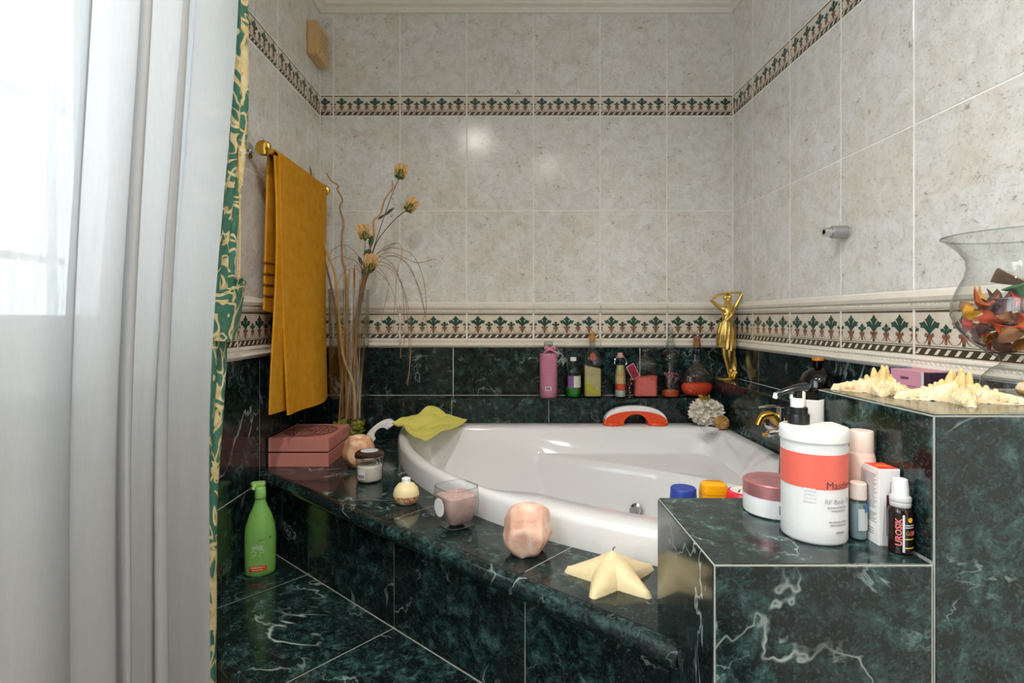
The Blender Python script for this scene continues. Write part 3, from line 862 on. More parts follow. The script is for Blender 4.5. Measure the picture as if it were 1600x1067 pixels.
FAC = [[(1, .2, .3), (-.8, -.5, .4), (.1, -1, .2), (-.3, .9, .1), (.7, -.6, -.4), (-.9, .3, -.3)],
       [(.9, -.5, .3), (-.9, -.3, .2), (-.2, -1, -.2), (.4, .9, .1), (.8, -.2, -.6), (-.6, -.7, .5), (.3, -.8, .6)]]
t = rock('salt_candle_holder', 'orange salt crystal candle holder tucked behind the clip jar', 'candle holder', (-.432, 1.615, DECK), .052, 0, .086, ('#c98a66', '#dba983', '#ecd3bd'))
part('tea_light', lathe([(0, .06), (.017, .06), (.017, .076), (.015, .076), (.015, .073), (0, .073)], 20), P('#e9e4dc', .4), t)
rock('salt_candle_holder', 'pale pink salt crystal candle holder between the glass candle and the starfish', 'candle holder', (.040, 1.016, DECK), .0485, 1, .084, ('#cf9a85', '#e2b7a2', '#efd6c6'))

# clip-top jar
t = thing('clip_top_jar', 'clear jar of white bath salt with a dark clip lid', 'jar', (-.366, 1.467, DECK))
part('glass_wall', lathe([(0, .001), (.030, .001), (.034, .004), (.0352, .03), (.0362, .060), (.0375, .064), (.0375, .067), (.034, .067)], 36), M_GLASS, t)
part('bath_salt', lathe([(0, .004), (.030, .004), (.0325, .008), (.0338, .040), (.030, .044), (0, .047)], 32), P('#e8e0d6', .9, var=.08, scale=200, bump=.4), t)
lid = part('lid', lathe([(0, .067), (.037, .067), (.0385, .070), (.0375, .075), (.032, .079), (0, .0795)], 36), P('#3a2620', .3), t)
part('lid_label', lathe([(0, .0800), (.023, .0800)], 28), P('#d9dde2', .5, var=.12, scale=90), lid)
part('clip_wire', tube([(.0385 * cos(2 * pi * k / 28), .0385 * sin(2 * pi * k / 28), .0665) for k in range(29)], .0011, 6), M_CHROME, t)
part('clip_wire', tube(spline([(.030, -.026, .068), (.034, -.029, .058), (.030, -.031, .050), (.026, -.031, .058), (.023, -.033, .070)], 5), .0010, 6), M_CHROME, t)
M_PAPER = P('#ded9d8', .6, var=.05)
part('price_label', wrap(flat_rect(.022, .026, 8), .0352, -.42, .024), M_PAPER, t)
mb = MB()
for k in range(9): mb.add(wrap(flat_rect(.0008 + .0006 * (k % 3), .009, 1, -.008 + k * .002, 0), .0352, -.42, .019, .0005), P('#4d4a80', .6), False)
link('barcode', mb.mesh('barcode'), t)

# white grab handle leaning by the tub + the orange one on the rim
def grab(name, label, loc, rz, ry, c_low, c_top, c_tab, sc_=1.):
    t = thing(name, label, 'grab handle', loc, rz); t.rotation_euler = (0, ry, rz)
    def curve(a, b, lift=0., n=28, pw=1.0): return [(a * cos(pi * k / n), lift + b * sin(pi * k / n) ** pw) for k in range(n + 1)]
    def solid(o, i, d0, d1, taper=.0):
        rings = []
        n = len(o)
        for k in range(n):
            w = d0 / 2 * (1 - .25 * sin(pi * k / (n - 1)))
            c = .004
            (xo, zo), (xi, zi) = o[k], i[k]; vx, vz = xo - xi, zo - zi; L_ = sqrt(vx * vx + vz * vz) + 1e-9; vx /= L_; vz /= L_; c = min(c, L_ * .4)
            rings.append([(xi, -w, zi), (xi, w, zi), (xo - vx * c, w, zo - vz * c), (xo, w - c, zo), (xo, -w + c, zo), (xo - vx * c, -w, zo - vz * c)])
        return loft(rings)
    s = sc_
    inner = [(x * s, z * s) for x, z in curve(.044, .038, .002)]; mid = [(x * s, z * s) for x, z in curve(.110, .044, .008, pw=.8)]; outer = [(x * s, z * s) for x, z in curve(.108, .0585, .009, pw=.75)]
    b = part('grip_body', solid(mid, inner, .044 * s, 0), c_low, t)
    part('grip_cover', solid(outer, [(x * .995, z - .001) for x, z in mid], .040 * s, 0), c_top, t)
    for sx in (-1, 1):
        part('suction_foot', tf(lathe([(0, 0), (.034, 0), (.036, .003), (.034, .010), (.028, .013), (0, .013)], 28, 1.0, .85), (sx * .078 * s, 0, 0), (0, 0, 0), (s, s, s)), c_low, t)
        part('release_tab', tf(box(-.017, .017, -.007, .007, -.003, .003, .002), (sx * .083 * s, 0, .044 * s), (0, sx * R(42), 0), (s, s, s)), c_tab, t)
    return t
W_ = P('#efeff0', .25); O_ = P('#e2512b', .25, var=.04); G_ = P('#8a8a8a', .45)
grab('suction_grab_handle', 'orange and white suction grab handle standing on the back rim of the tub', (.4515, 1.925, RIM + .0005), 0, 0, O_, W_, O_)
grab('suction_grab_handle', 'white suction grab handle with grey tabs leaning against the tub under the yellow cloth', (-.425, 1.868, DECK + .040), R(14), R(-38), W_, W_, G_, .54)

# candles
t = thing('ball_candle', 'small round cream candle with a brown lower band and knob top', 'candle', (-.2345, 1.285, DECK))
part('wax_body', lathe([(0, 0), (.016, 0), (.024, .004), (.0295, .016), (.030, .024), (.027, .036), (.019, .046), (.010, .050), (.009, .057), (.006, .059), (0, .0585)], 36), P('#ecd9a8', .5, var=.06), t)
nb = NT('brown_print'); cc = nb.coords(); nbc = nb.ramp(nb.noise(cc, 120, 3, .7), [(.42, lin('#9c4a28')), (.55, lin('#e3c9a0')), (.62, lin('#7c3518'))]); nbm = nb.done(nb.bsdf(nbc, .5))
part('printed_band', lathe([(.0272, .0075), (.0302, .016), (.0306, .0215)], 36), nbm, t)
wv, wf = ico(2, 1.)
t2 = t; part('knob', tf(lathe([(0, .045), (.012, .046), (.010, .052), (.0105, .058), (.007, .060), (0, .060)], 16), (0, 0, .001)), P('#eeeeec', .4), t2)

t = thing('glass_candle', 'rounded square glass candle with pinkish wax and a white round tag', 'candle', (-.105, 1.152, DECK), R(38))
prf = [(.62, .001), (.78, .003), (.90, .016), (1.0, .045), (.99, .066), (.93, .082)]
part('glass_cup', rprism(.082, .082, prf[:] , .022, 7), M_GLASS, t)
v_, f_ = rprism(.082, .082, prf, .022, 7)
t.children[0].data = MB().add((v_, f_[:-1]), M_GLASS).mesh('glass_cup')
part('wax', rprism(.070, .070, [(.55, .006), (.78, .012), (.95, .034), (1.0, .050), (.98, .064), (.80, .066)], .017, 7), P('#c9a7a4', .55, var=.12, scale=60), t)
part('rim_edge', tube([(x, y, .082) for x, y, z in rrect(.0765, .0765, .021, 0, 8)] + [rrect(.0765, .0765, .021, .082, 8)[0]], .0013, 6), M_GLASS, t)
part('wick', tube([(0, 0, .062), (.001, .001, .074)], .0009, 5), P('#e6ddcf', .8), t)
part('round_tag', tf(lathe([(0, 0), (.0185, 0), (.0185, .0008), (0, .0008)], 28), (-.0415, 0.0, .045), (0, R(-90), 0)), P('#f0eeee', .5, var=.02), t)

# starfish -------------------------------------------------------------
def star_vf(arms, w0, wt, hc, ht, seed=0, rough=0., NA=220, NR=16, dome=.5, expo=.9, hp=.8):
    def info(a, r):
        best = None
        for ang, L in arms:
            d = (a - ang + pi) % (2 * pi) - pi
            if abs(d) > pi / 2: continue
            s, dd = r * cos(d), r * abs(sin(d)); w = wt + (w0 - wt) * max(0, 1 - s / L) ** expo
            if s > L: w = sqrt(max(0., wt * wt - (s - L) ** 2)) if s - L < wt else 0
            q = dd / w if w > 1e-6 else 9.
            if best is None or q < best[0]: best = (q, s, L)
        return best or (9., 0, 1)
    v, f = [], []
    for i in range(NA):
        a = 2 * pi * i / NA; lo, hi = w0 * .5, max(l for _, l in arms) + wt
        r = lo; R_ = lo; stp = (hi - lo) / 120
        while r <= hi:
            if info(a, r)[0] <= 1: R_ = r
            r += stp
        for j in range(1, NR + 1):
            t_ = j / NR; rr = R_ * t_; q, s, L = info(a, rr)
            hh = hc + (ht - hc) * min(1, s / L) ** hp
            z = hh * max(0., 1 - min(1, q) ** 2.2) ** dome + .0015
            if j == NR: z = .0
            if rough: z += rough * mnoise.noise(Vector((cos(a) * rr * 220, sin(a) * rr * 220, seed)))
            v.append((cos(a) * rr, sin(a) * rr, max(0, z)))
    c = len(v); v.append((0, 0, hc)); b = len(v); v.append((0, 0, 0))
    for i in range(NA):
        i2 = (i + 1) % NA; f.append((c, i * NR, i2 * NR))
        for j in range(NR - 1): f.append((i * NR + j, i * NR + j + 1, i2 * NR + j + 1, i2 * NR + j))
        f.append((b, i2 * NR + NR - 1, i * NR + NR - 1))
    return v, f
def dg(l): return [(R(a), r) for a, r in l]
t = thing('starfish_candle', 'cream yellow five armed starfish candle near the end of the platform edge', 'candle', (.178, .916, DECK))
part('wax_body', star_vf(dg([(163, .074), (93, .070), (24, .076), (304, .074), (236, .074)]), .036, .008, .046, .008, 1, .0006, dome=.75), P('#e2cfa4', .5, var=.05, scale=90, bump=.15, Subsurface_Weight=.2, Subsurface_Scale=.01), t)
part('wick', tube([(0, 0, .044), (.001, .001, .050), (.004, 0, .052)], .0009, 5), P('#3a2f25', .8), t)

def knobby(name, label, loc, arms, h, seed):
    random.seed(seed)
    t = thing(name, label, 'starfish', loc)
    m = NT('dried_starfish'); c = m.coords(); nz = m.noise(c, 60, 5, .7)
    col = m.ramp(nz, [(.3, lin('#bd9f70')), (.5, lin('#d6c39c')), (.72, lin('#e2d6bd'))])
    mm = m.done(m.bsdf(col, .8, bump=m.noise(c, 300, 3), bump_s=.7, bump_d=.002))
    mb = MB().add(star_vf(arms, .021, .0058, h, .007, seed, .0016, dome=.8, expo=1.15, hp=.5), mm)
    tip = P('#d8b77c', .8, var=.15, scale=150)
    for ang, L in arms:
        for k in range(6):
            s = L * (.16 + .14 * k); hh = h + (.007 - h) * (s / L) ** .5
            ln = (.019 if k < 1 else .011 - .0016 * k) * random.uniform(.8, 1.2); ln = max(ln, .003)
            x, y = cos(ang) * s, sin(ang) * s
            mb.add(tf(lathe([(.0062 * (1 - k * .09), -.004), (.0042 * (1 - k * .09), ln * .45), (.0022, ln * .85), (0, ln)], 10), (x, y, hh - .002), (random.uniform(-.25, .25), random.uniform(-.25, .25), 0)), mm if k > 1 else tip)
        for k in range(5):
            s = L * (.3 + .14 * k)
            for sd_ in (-1, 1):
                w = .006 + .015 * (1 - s / L) ** 1.15
                x, y = cos(ang) * s - sin(ang) * sd_ * w * .7, sin(ang) * s + cos(ang) * sd_ * w * .7
                mb.add(tf(lathe([(.003, -.003), (.002, .002), (0, .004)], 8), (x, y, (h + (.007 - h) * (s / L) ** .5) * .62)), mm)
    o = link('starfish_body', mb.mesh('starfish_body'), t); return t
knobby('dried_starfish', 'cream knobbly starfish behind the other one, on the higher marble top', (.532, .776, HIGH), dg([(146, .058), (236, .044), (302, .034), (20, .046), (82, .044)]), .030, 3)
knobby('dried_starfish', 'larger cream knobbly starfish in front, beside the glass vase foot', (.577, .700, HIGH), dg([(163, .066), (112, .055), (243, .056), (327, .062), (42, .052)]), .033, 5)

# ---------------------------------------------------------------- toiletries on the lower marble top
t = thing('pump_bottle', 'large white pump dispenser with a coral band and black pump', 'bottle', (.381, .680, LOW))
RB = .0368
part('container', lathe([(0, 0), (.034, 0), (.0360, .0015), (RB, .004), (RB, .0205), (RB - .0003, .0207), (RB, .0210), (RB, .1205), (.030, .1205)], 64), P('#dededf', .28, var=.02), t)
lid = part('lid', lathe([(0, .1205), (.0386, .1205), (.0386, .1335), (.0376, .1350), (0, .1355)], 64), P('#dededc', .3, var=.02), t)
lab = part('coral_band', wrap(flat_rect(2 * RB * pi * .97, .0405, 90), RB, -.1, .0868, .0003), P('#e4695a', .4, var=.03), t)
PRINT = P('#3b3a3f', .5); PRINT_G = P('#a9a7ad', .5)
def put_text(parent, s, size, rad, ang, z, mat, al='CENTER', off=.0006, name='lettering'):
    return part(name, wrap(text(s, size, al), rad, ang, z, off), mat, parent, smooth=False)
put_text(t, 'Masdermic', .0118, RB, -.16, .0715, PRINT, 'LEFT')
put_text(t, 'RF Body Tre', .0078, RB, -.20, .0525, PRINT_G, 'LEFT')
for i_, (w_, h_, a_, z_) in enumerate(((.026, .0022, .24, .0460), (.020, .0022, .28, .0422), (.024, .0022, .26, .0290), (.022, .0022, .28, .0255), (.012, .0030, .32, .0165))):
    part('fine_print', wrap(scribble(w_, h_, i_), RB, a_, z_, .0006), PRINT_G, t, smooth=False)
mb = MB()
for r_ in range(3):
    for c_ in range(3): mb.add(wrap(flat_rect(.0034, .0034, 1, (c_ - 1) * .0044, (r_ - 1) * .0044), RB, -.62, .061, .0005), P('#dcdbe0', .4), False)
link('emblem', mb.mesh('emblem'), t); part('fine_print', wrap(scribble(.014, .003, 8), RB, -.62, .0515, .0005), P('#dcdbe0', .4), t, smooth=False)
pm = part('pump_collar', lathe([(0, .1355), (.0125, .1355), (.0125, .1470), (.0122, .1478), (.0103, .1482), (.0103, .1560), (.0095, .1565), (0, .1565)], 32), M_BLACK, t, (-.011, .014, 0))
st = part('lock_clip', lathe([(0, .1565), (.0078, .1565), (.0078, .1660), (.0070, .1675), (0, .1675)], 24), P('#f0f0ee', .35), t, (-.013, .014, 0))
part('clip_tooth', box(-.009, -.006, -.002, .002, .166, .1725, .0005), P('#f0f0ee', .35), st)
part('pump_stem', lathe([(0, .1675), (.0042, .1675), (.0042, .1760), (0, .1760)], 16), M_BLACK, t, (-.011, .014, 0))
def head(u, v):
    a = 2 * pi * v; s = u
    cx = .013 - .044 * s; w = .0085 * (1 - .55 * s) * min(1, 8 * (1 - s) + .35) * min(1, 10 * s + .5); hh = .0055 * (1 - .45 * s) * min(1, 10 * s + .4)
    zc = .1800 - .009 * s * s + .0020 * (1 - s)
    return (cx, w * cos(a), zc + hh * sin(a))
part('pump_head', loft([[head(i / 14, k / 16) for k in range(16)] for i in range(15)]), P('#1a1b1e', .15), t, (-.011, .014, 0))
part('spout_tip', tf(lathe([(0, 0), (.0032, 0), (.0026, .007), (0, .007)], 12), (-.039, .014, .1735), (0, R(200), 0)), P('#e8e8e8', .3), t)

t = thing('cream_jar', 'low round white body cream jar with a rose metallic lid', 'jar', (.372, .762, LOW))
part('pot', lathe([(0, 0), (.037, 0), (.0395, .002), (.040, .005), (.040, .0265), (.036, .0265)], 48), P('#ededee', .3, var=.02), t)
part('lid', lathe([(.0395, .0260), (.0402, .0262), (.0402, .0430), (.0385, .0445), (0, .0448)], 48), P('#c08084', .3, .55, var=.05), t)
mb = MB()
for a in range(4):
    for b in range(4): mb.add(wrap(flat_rect(.0020, .0024, 1, (a - 1.5) * .0024, (b - 1.5) * .0029), .040, -.18, .0145, .0004), P('#2b2b2e', .5), False)
link('emblem', mb.mesh('emblem'), t)
part('fine_print', wrap(scribble(.020, .0022, 3), .040, .36, .0185, .0004), P('#cfcdd0', .5), t, smooth=False); part('fine_print', wrap(scribble(.026, .0014, 4), .040, .42, .0075, .0004), PRINT_G, t, smooth=False)

t = thing('lotion_bottle', 'pale peach bottle with a wide cap standing behind the white carton', 'bottle', (.449, .693, LOW))
part('bottle_body', lathe([(0, 0), (.0150, 0), (.0160, .002), (.0162, .070), (.0160, .085), (.0145, .097), (.0132, .1010), (0, .1010)], 32), P('#e4d0c5', .35, var=.03), t)
part('cap', lathe([(0, .1010), (.0134, .1010), (.0132, .1255), (.0125, .1268), (0, .1270)], 32), P('#e8d9ce', .3, var=.03), t)

t = thing('mini_bottle', 'small clear bottle with white cap squeezed behind the big pump dispenser', 'bottle', (.4285, .668, LOW))
part('bottle_body', lathe([(0, .0005), (.0085, .0005), (.0095, .002), (.0095, .045), (.0085, .048), (.006, .049)], 24), glass('#dfe9ee', .5), t)
part('lotion', lathe([(0, .002), (.0082, .002), (.0084, .044), (0, .045)], 20), P('#aab6b6', .4, var=.1), t)
part('label', wrap(flat_rect(.014, .026, 8), .0095, .2, .026, .0003), P('#bcc3c4', .5, var=.05), t)
part('blue_stamp', wrap(flat_rect(.007, .010, 5), .0095, .55, .040, .0006), P('#2f6f9c', .5), t)
part('cap', lathe([(0, .049), (.0088, .049), (.0092, .050), (.0090, .068), (.0080, .069), (0, .0692)], 24), P('#ecdcd2', .35), t)

t = thing('white_carton', 'tall white carton with red top and printed side beside the dark spray bottle', 'carton', (.4515, .661, LOW))
part('carton_box', box(-.0125, .0125, -.0150, .0150, 0, .0905, .0004), P('#e9e7e6', .5, var=.02), t, smooth=False)
part('red_top', box(-.0115, .0115, -.014, .014, .0905, .0909), P('#d2402c', .45), t, smooth=False)
part('orange_swirl', tf(extrude([(-.008, -.004), (-.002, -.001), (.009, -.006), (.010, -.002), (0, .004), (-.008, .0)], 0, .0002), (0, 0, .0909)), P('#ea8a3c', .45), t, smooth=False)
mb = MB()
for k in range(26):
    z = .082 - k * .0021 - (.004 if k > 19 else 0); ln = .024 - .006 * ((k * 7) % 5) / 5
    mb.add(box(-.0127, -.0125, .0130 - ln, .0130, z, z + .0007), P('#6f6c70', .6), False)
for k in range(3): mb.add(box(-.0127, -.0125, -.006 + k * 0, .008, .017 - k * .003, .0178 - k * .003), P('#6f6c70', .6), False)
link('fine_print', mb.mesh('fine_print'), t)
part('printed_bottle', box(-.0035, .0125, -.0153, -.0150, .012, .060), P('#5c1820', .4), t, smooth=False)
part('printed_cap', box(.0, .0100, -.0153, -.0150, .060, .076), P('#bfc0c0', .4), t, smooth=False)

t = thing('spray_bottle', 'small dark spray bottle with pink upright lettering and a clear cap', 'bottle', (.4530, .6305, LOW))
RS = .0122
part('bottle_body', lathe([(0, 0), (.0108, 0), (RS, .0015), (RS, .046), (.0112, .0505), (.0092, .053), (0, .053)], 32), P('#1d0d0c', .12, var=.1), t)
part('collar', lathe([(0, .053), (.0100, .053), (.0105, .0545), (.0105, .058), (.0100, .0588), (.0108, .0596), (.0108, .064), (.0098, .0652), (0, .0652)], 28), P('#b9b9bb', .3), t)
part('spray_cap', lathe([(.0085, .0650), (.0083, .0750), (.0072, .0838), (.0055, .0846), (0, .0848)], 28), P('#dfe1e3', .3, var=.02), t)
v_, f_ = text('UROSIK', .0088, 'CENTER', .0002); v_ = [(-y, x, 0) for x, y, *_ in v_]
part('lettering', wrap((v_, f_), RS, -.72, .026, .0004), P('#e4787a', .4), t, smooth=False)
part('white_stripe', wrap(flat_rect(.0022, .042, 2), RS, -.36, .025, .0004), P('#c7c7cc', .5), t)
for z, c_, w_ in ((.0345, '#c9c9cf', .013), (.0320, '#c9c9cf', .013), (.0190, '#d4c24a', .014), (.0090, '#d4c24a', .014)): part('print_line', wrap(flat_rect(w_, .0012, 6), RS, .28, z, .0004), P(c_, .5), t)
part('red_badge', wrap(flat_rect(.0085, .0058, 6), RS, .55, .0255, .0004), P('#c8323c', .4), t)
put_text(t, '30', .0052, RS, .55, .0255, P('#f1e4e4', .4), off=.0007); put_text(t, 'G', .0065, RS, -.05, .0255, P('#a8b83a', .4), off=.0006)
sun = [((.0036 if k % 2 else .0022) * cos(pi * k / 10), (.0036 if k % 2 else .0022) * sin(pi * k / 10), 0) for k in range(20)]
part('sun_print', wrap((sun, [tuple(range(20))]), RS, .22, .0405, .0005), P('#e6b62c', .4), t, smooth=False)

t = thing('lidded_pot', 'black bottle with a ribbed white lid half hidden by the big dispenser', 'bottle', (.443, .728, LOW))
part('pot', lathe([(0, 0), (.0165, 0), (.0172, .002), (.0172, .078), (.015, .080), (0, .080)], 28), P('#17161a', .3), t)
part('lid', lathe([(0, .079)] + [(.0176 - .0006 * (k % 2), .079 + .0025 * k) for k in range(7)] + [(.0165, .0965), (0, .0965)], 28), P('#d9d9d8', .4), t)

t = thing('white_red_carton', 'slim white carton with a red line behind the big dispenser', 'carton', (.4425, .7625, LOW))
part('carton_box', box(-.0165, .0165, -.0100, .0100, 0, .1225, .0004), P('#eeecec', .5, var=.02), t, smooth=False)
part('red_line', box(-.0168, .0168, -.0103, .0103, .1170, .1182), P('#c83a46', .5), t, smooth=False)

t = thing('cream_tube', 'white squeeze tube standing on its cap behind the big dispenser', 'tube', (.4505, .800, LOW), R(8))
part('tube_body', loft([[(w * cos(2 * pi * k / 28), d * sin(2 * pi * k / 28), z + (.003 * abs(cos(2 * pi * k / 28)) if z > .14 else 0)) for k in range(28)] for w, d, z in ((.0105, .0105, .018), (.0115, .0108, .022), (.0122, .0095, .07), (.0135, .006, .115), (.0145, .002, .140), (.0150, .0012, .147))]), P('#efefee', .35, var=.02), t)
part('cap', lathe([(0, 0), (.0110, 0), (.0112, .001), (.0112, .017), (.0105, .018), (0, .018)], 24), P('#e9e9e9', .3), t)

t = thing('slim_stick', 'slim cream stick container between the white tube and the pump head', 'container', (.4225, .7865, LOW))
part('barrel', lathe([(0, 0), (.0062, 0), (.0064, .001), (.0064, .118), (0, .118)], 20), P('#e4dccb', .4, var=.03), t)
part('cap', lathe([(0, .118), (.0060, .118), (.0060, .1620), (.0054, .1632), (0, .1634)], 20), P('#e9e2d2', .4, var=.03), t)

# on the tub rim behind the partition
t = thing('blue_pot', 'royal blue lidded pot on the tub rim beyond the partition', 'pot', (.318, .985, RIM))
part('pot', lathe([(0, 0), (.021, 0), (.0222, .002), (.0222, .048), (.020, .050), (0, .050)], 32), P('#1d3a8c', .3), t)
part('lid', lathe([(0, .050), (.0232, .050), (.0234, .052), (.0232, .058), (.0225, .0585), (.0225, .069), (.0212, .0712), (0, .0716)], 32), P('#2a3f96', .4, var=.05), t)
part('yellow_label', wrap(flat_rect(.014, .030, 6), .0222, -.75, .032, .0004), P('#d8cf6a', .5), t)
t = thing('yellow_bottle', 'yellow bottle with a chunky amber flip cap between blue pot and red tin', 'bottle', (.362, .958, RIM))
part('bottle_body', rprism(.042, .030, [(.9, 0), (1, .003), (1, .045), (.92, .052)], .012, 6), P('#edb51c', .35), t)
part('flip_cap', rprism(.046, .034, [(.95, .052), (1, .054), (1, .078), (.93, .086), (.70, .089)], .013, 6), P('#eda414', .2, var=.08), t)
part('cap_seam', rprism(.0466, .0346, [(1, .0705), (1, .0712)], .013, 6), P('#c97f10', .4), t)
t = thing('red_tin', 'round red tin with a printed white lid disc on the tub rim', 'tin', (.4085, .9395, RIM))
part('tin_body', lathe([(0, 0), (.029, 0), (.0305, .002), (.0305, .058), (.029, .060), (0, .060)], 36), P('#c81f2c', .3), t)
lid = part('lid', lathe([(.0312, .060), (.0315, .061), (.0315, .072), (.028, .0785), (.0235, .0795), (0, .0795)], 36), P('#d3263a', .25), t)
part('lid_disc', lathe([(0, .0799), (.0235, .0799)], 32), P('#e6dcd4', .4, var=.05), lid)
part('lid_print', tf(extrude([(-.006, -.002), (.007, -.004), (.009, .003), (-.002, .005)], 0, .0002), (.006, .006, .0800)), P('#cf3038', .4), lid, smooth=False)
part('lid_print', tf(extrude([(-.008, -.0015), (.008, -.0015), (.008, .0015), (-.008, .0015)], 0, .0002), (-.011, -.004, .0800), (0, 0, R(60))), P('#5d4a48', .4), lid, smooth=False)

# green bottle on the step
t = thing('shampoo_bottle', 'green bottle with pump spout standing in the dark corner of the step', 'bottle', (-.648, 1.445, STEP), R(20))
g_ = P('#7cb35a', .35, var=.06)
part('bottle_body', lathe([(0, 0), (.033, 0), (.0365, .003), (.038, .02), (.0385, .10), (.036, .125), (.027, .155), (.018, .175), (.0135, .19), (.013, .200), (0, .200)], 40, 1.0, .72), g_, t)
part('pump_collar', lathe([(.0138, .199), (.0140, .201), (.0132, .224), (.012, .226), (0, .226)], 24), P('#8fc46c', .35), t)
part('pump_top', loft([[(x * s + ox, y * s, z) for x, y, _ in rrect(.036, .020, .009, 0, 5)] for s, ox, z in ((.55, -.002, .224), (.9, -.004, .230), (1, -.005, .234), (.92, -.005, .239))]), P('#9ed07c', .35), t)
part('spout', tube([(-.010, -.002, .233), (-.014, -.012, .231), (-.016, -.017, .224)], .0042, 8), P('#9ed07c', .35), t)
def on_oval(vf, ang, z, off=.0005):
    return [(((.0385 + off) * sin(x / .034 + ang)), -(.0385 * .72 + off) * cos(x / .034 + ang), z + y) for x, y, *_ in vf[0]], vf[1]
part('red_label', on_oval(flat_rect(.040, .013, 10), -.12, .022), P('#c9391f', .4), t)
part('lettering', on_oval(scribble(.032, .0030, 5, 7), -.12, .0248, .001), P('#e6cbb0', .5), t, smooth=False)
part('lettering', on_oval(scribble(.024, .0028, 6, 6), -.12, .0188, .001), P('#e6cbb0', .5), t, smooth=False)
part('pale_label', on_oval(flat_rect(.024, .010, 8), -.15, .076), P('#a9b7a0', .5), t)
mb = MB()
for cx, cz, r_ in ((-.010, .062, .007), (.008, .066, .005), (-.013, .053, .004), (.004, .056, .003)):
    mb.add(on_oval(([(cx + r_ * cos(2 * pi * k / 14), cz - .06 + r_ * sin(2 * pi * k / 14), 0) for k in range(14)] + [(cx + r_ * .75 * cos(2 * pi * k / 14), cz - .06 + r_ * .75 * sin(2 * pi * k / 14), 0) for k in range(14)], [(k, (k + 1) % 14, 14 + (k + 1) % 14, 14 + k) for k in range(14)]), -.1, .06), P('#b5cfa0', .5), False)
link('swirl_print', mb.mesh('swirl_print'), t)
part('dark_crest', on_oval(([(-.012, -.008, 0), (.0, .002, 0), (.014, .010, 0), (.026, .009, 0), (.026, .004, 0), (.010, .003, 0)], [(0, 1, 2, 3, 4, 5)]), .0, .092), P('#2d5a20', .5), t, smooth=False)

# ---------------------------------------------------------------- bottles on the back ledge
YS = 2.014
def salts(col, sc2=160): return P(col, .8, var=.18, scale=sc2, bump=.4)
t = thing('pink_gel_bottle', 'tall pink cylinder bottle with a ribbon bow at its clear neck', 'bottle', (.155, YS, LEDGE_B))
part('bottle_body', lathe([(0, 0), (.031, 0), (.0325, .002), (.0325, .158), (.031, .161), (.015, .162), (0, .162)], 32), P('#c77f99', .3, var=.03), t)
part('glass_shoulder', lathe([(.0325, .160), (.0325, .166), (.028, .170), (.014, .172), (.0125, .178), (.0125, .186), (.017, .188), (.017, .200), (.014, .203), (0, .203)], 28), M_GLASS_D, t)
mb = MB(); M_RIB = P('#e48fa5', .5)
for sx in (-1, 1):
    mb.add(tube(spline([(.004, -.017, .178), (.004 + sx * .014, -.020, .186), (.004 + sx * .018, -.018, .176), (.004, -.017, .176)], 6), .0022, 6, 2.), M_RIB)
    mb.add(tube(spline([(.004, -.018, .177), (.004 + sx * .016, -.022, .168), (.004 + sx * .028 + .004, -.024, .160)], 5), .0020, 6, 2.), M_RIB)
mb.add(tube([(.0135 * cos(2 * pi * k / 20), .0135 * sin(2 * pi * k / 20), .177) for k in range(21)], .0022, 6), M_RIB)
link('ribbon_bow', mb.mesh('ribbon_bow'), t)
mb = MB()
for k in range(10): mb.add(wrap(flat_rect(.026 - .008 * (k % 3 == 2), .0018, 5, 0, 0), .0325, -.08, .150 - k * .0062, .0004), P('#a8607c', .5), False)
link('fine_print', mb.mesh('fine_print'), t)
part('white_label', wrap(flat_rect(.024, .015, 6), .0325, -.1, .034, .0004), P('#d9c3cb', .5), t)
mb = MB()
for k in range(8): mb.add(wrap(flat_rect(.0012, .008, 1, -.007 + .002 * k, 0), .0325, -.1, .034, .0008), P('#4d3d45', .5), False)
link('barcode', mb.mesh('barcode'), t)

t = thing('green_oil_bottle', 'squat bottle with green liquid, purple and white label and white cap', 'bottle', (.246, YS, LEDGE_B))
prof = [(0, .0005), (.025, .0005), (.0278, .004), (.0280, .088), (.026, .103), (.018, .117), (.0105, .124), (.0095, .134)]
part('glass_wall', lathe(prof, 32), M_GLASS_D, t)
part('green_liquid', lathe([(0, .002), (.024, .002), (.0268, .006), (.0270, .040), (0, .040)], 28), P('#2f8a2c', .2, var=.15), t)
part('dark_liquid', lathe([(.0265, .040), (.0268, .090), (.020, .092), (0, .092)], 28), P('#1a1820', .3), t)
part('purple_label', wrap(flat_rect(.022, .042, 6), .028, -.48, .058, .0003), P('#7a5590', .5, var=.1), t)
part('white_label', wrap(flat_rect(.034, .042, 8), .028, .55, .058, .0003), P('#cdd0bd', .5, var=.12, scale=120), t)
part('cap', lathe([(0, .132), (.0112, .132), (.0116, .134), (.0116, .144), (.0105, .146), (0, .146)], 24), P('#e2e2e0', .4), t)

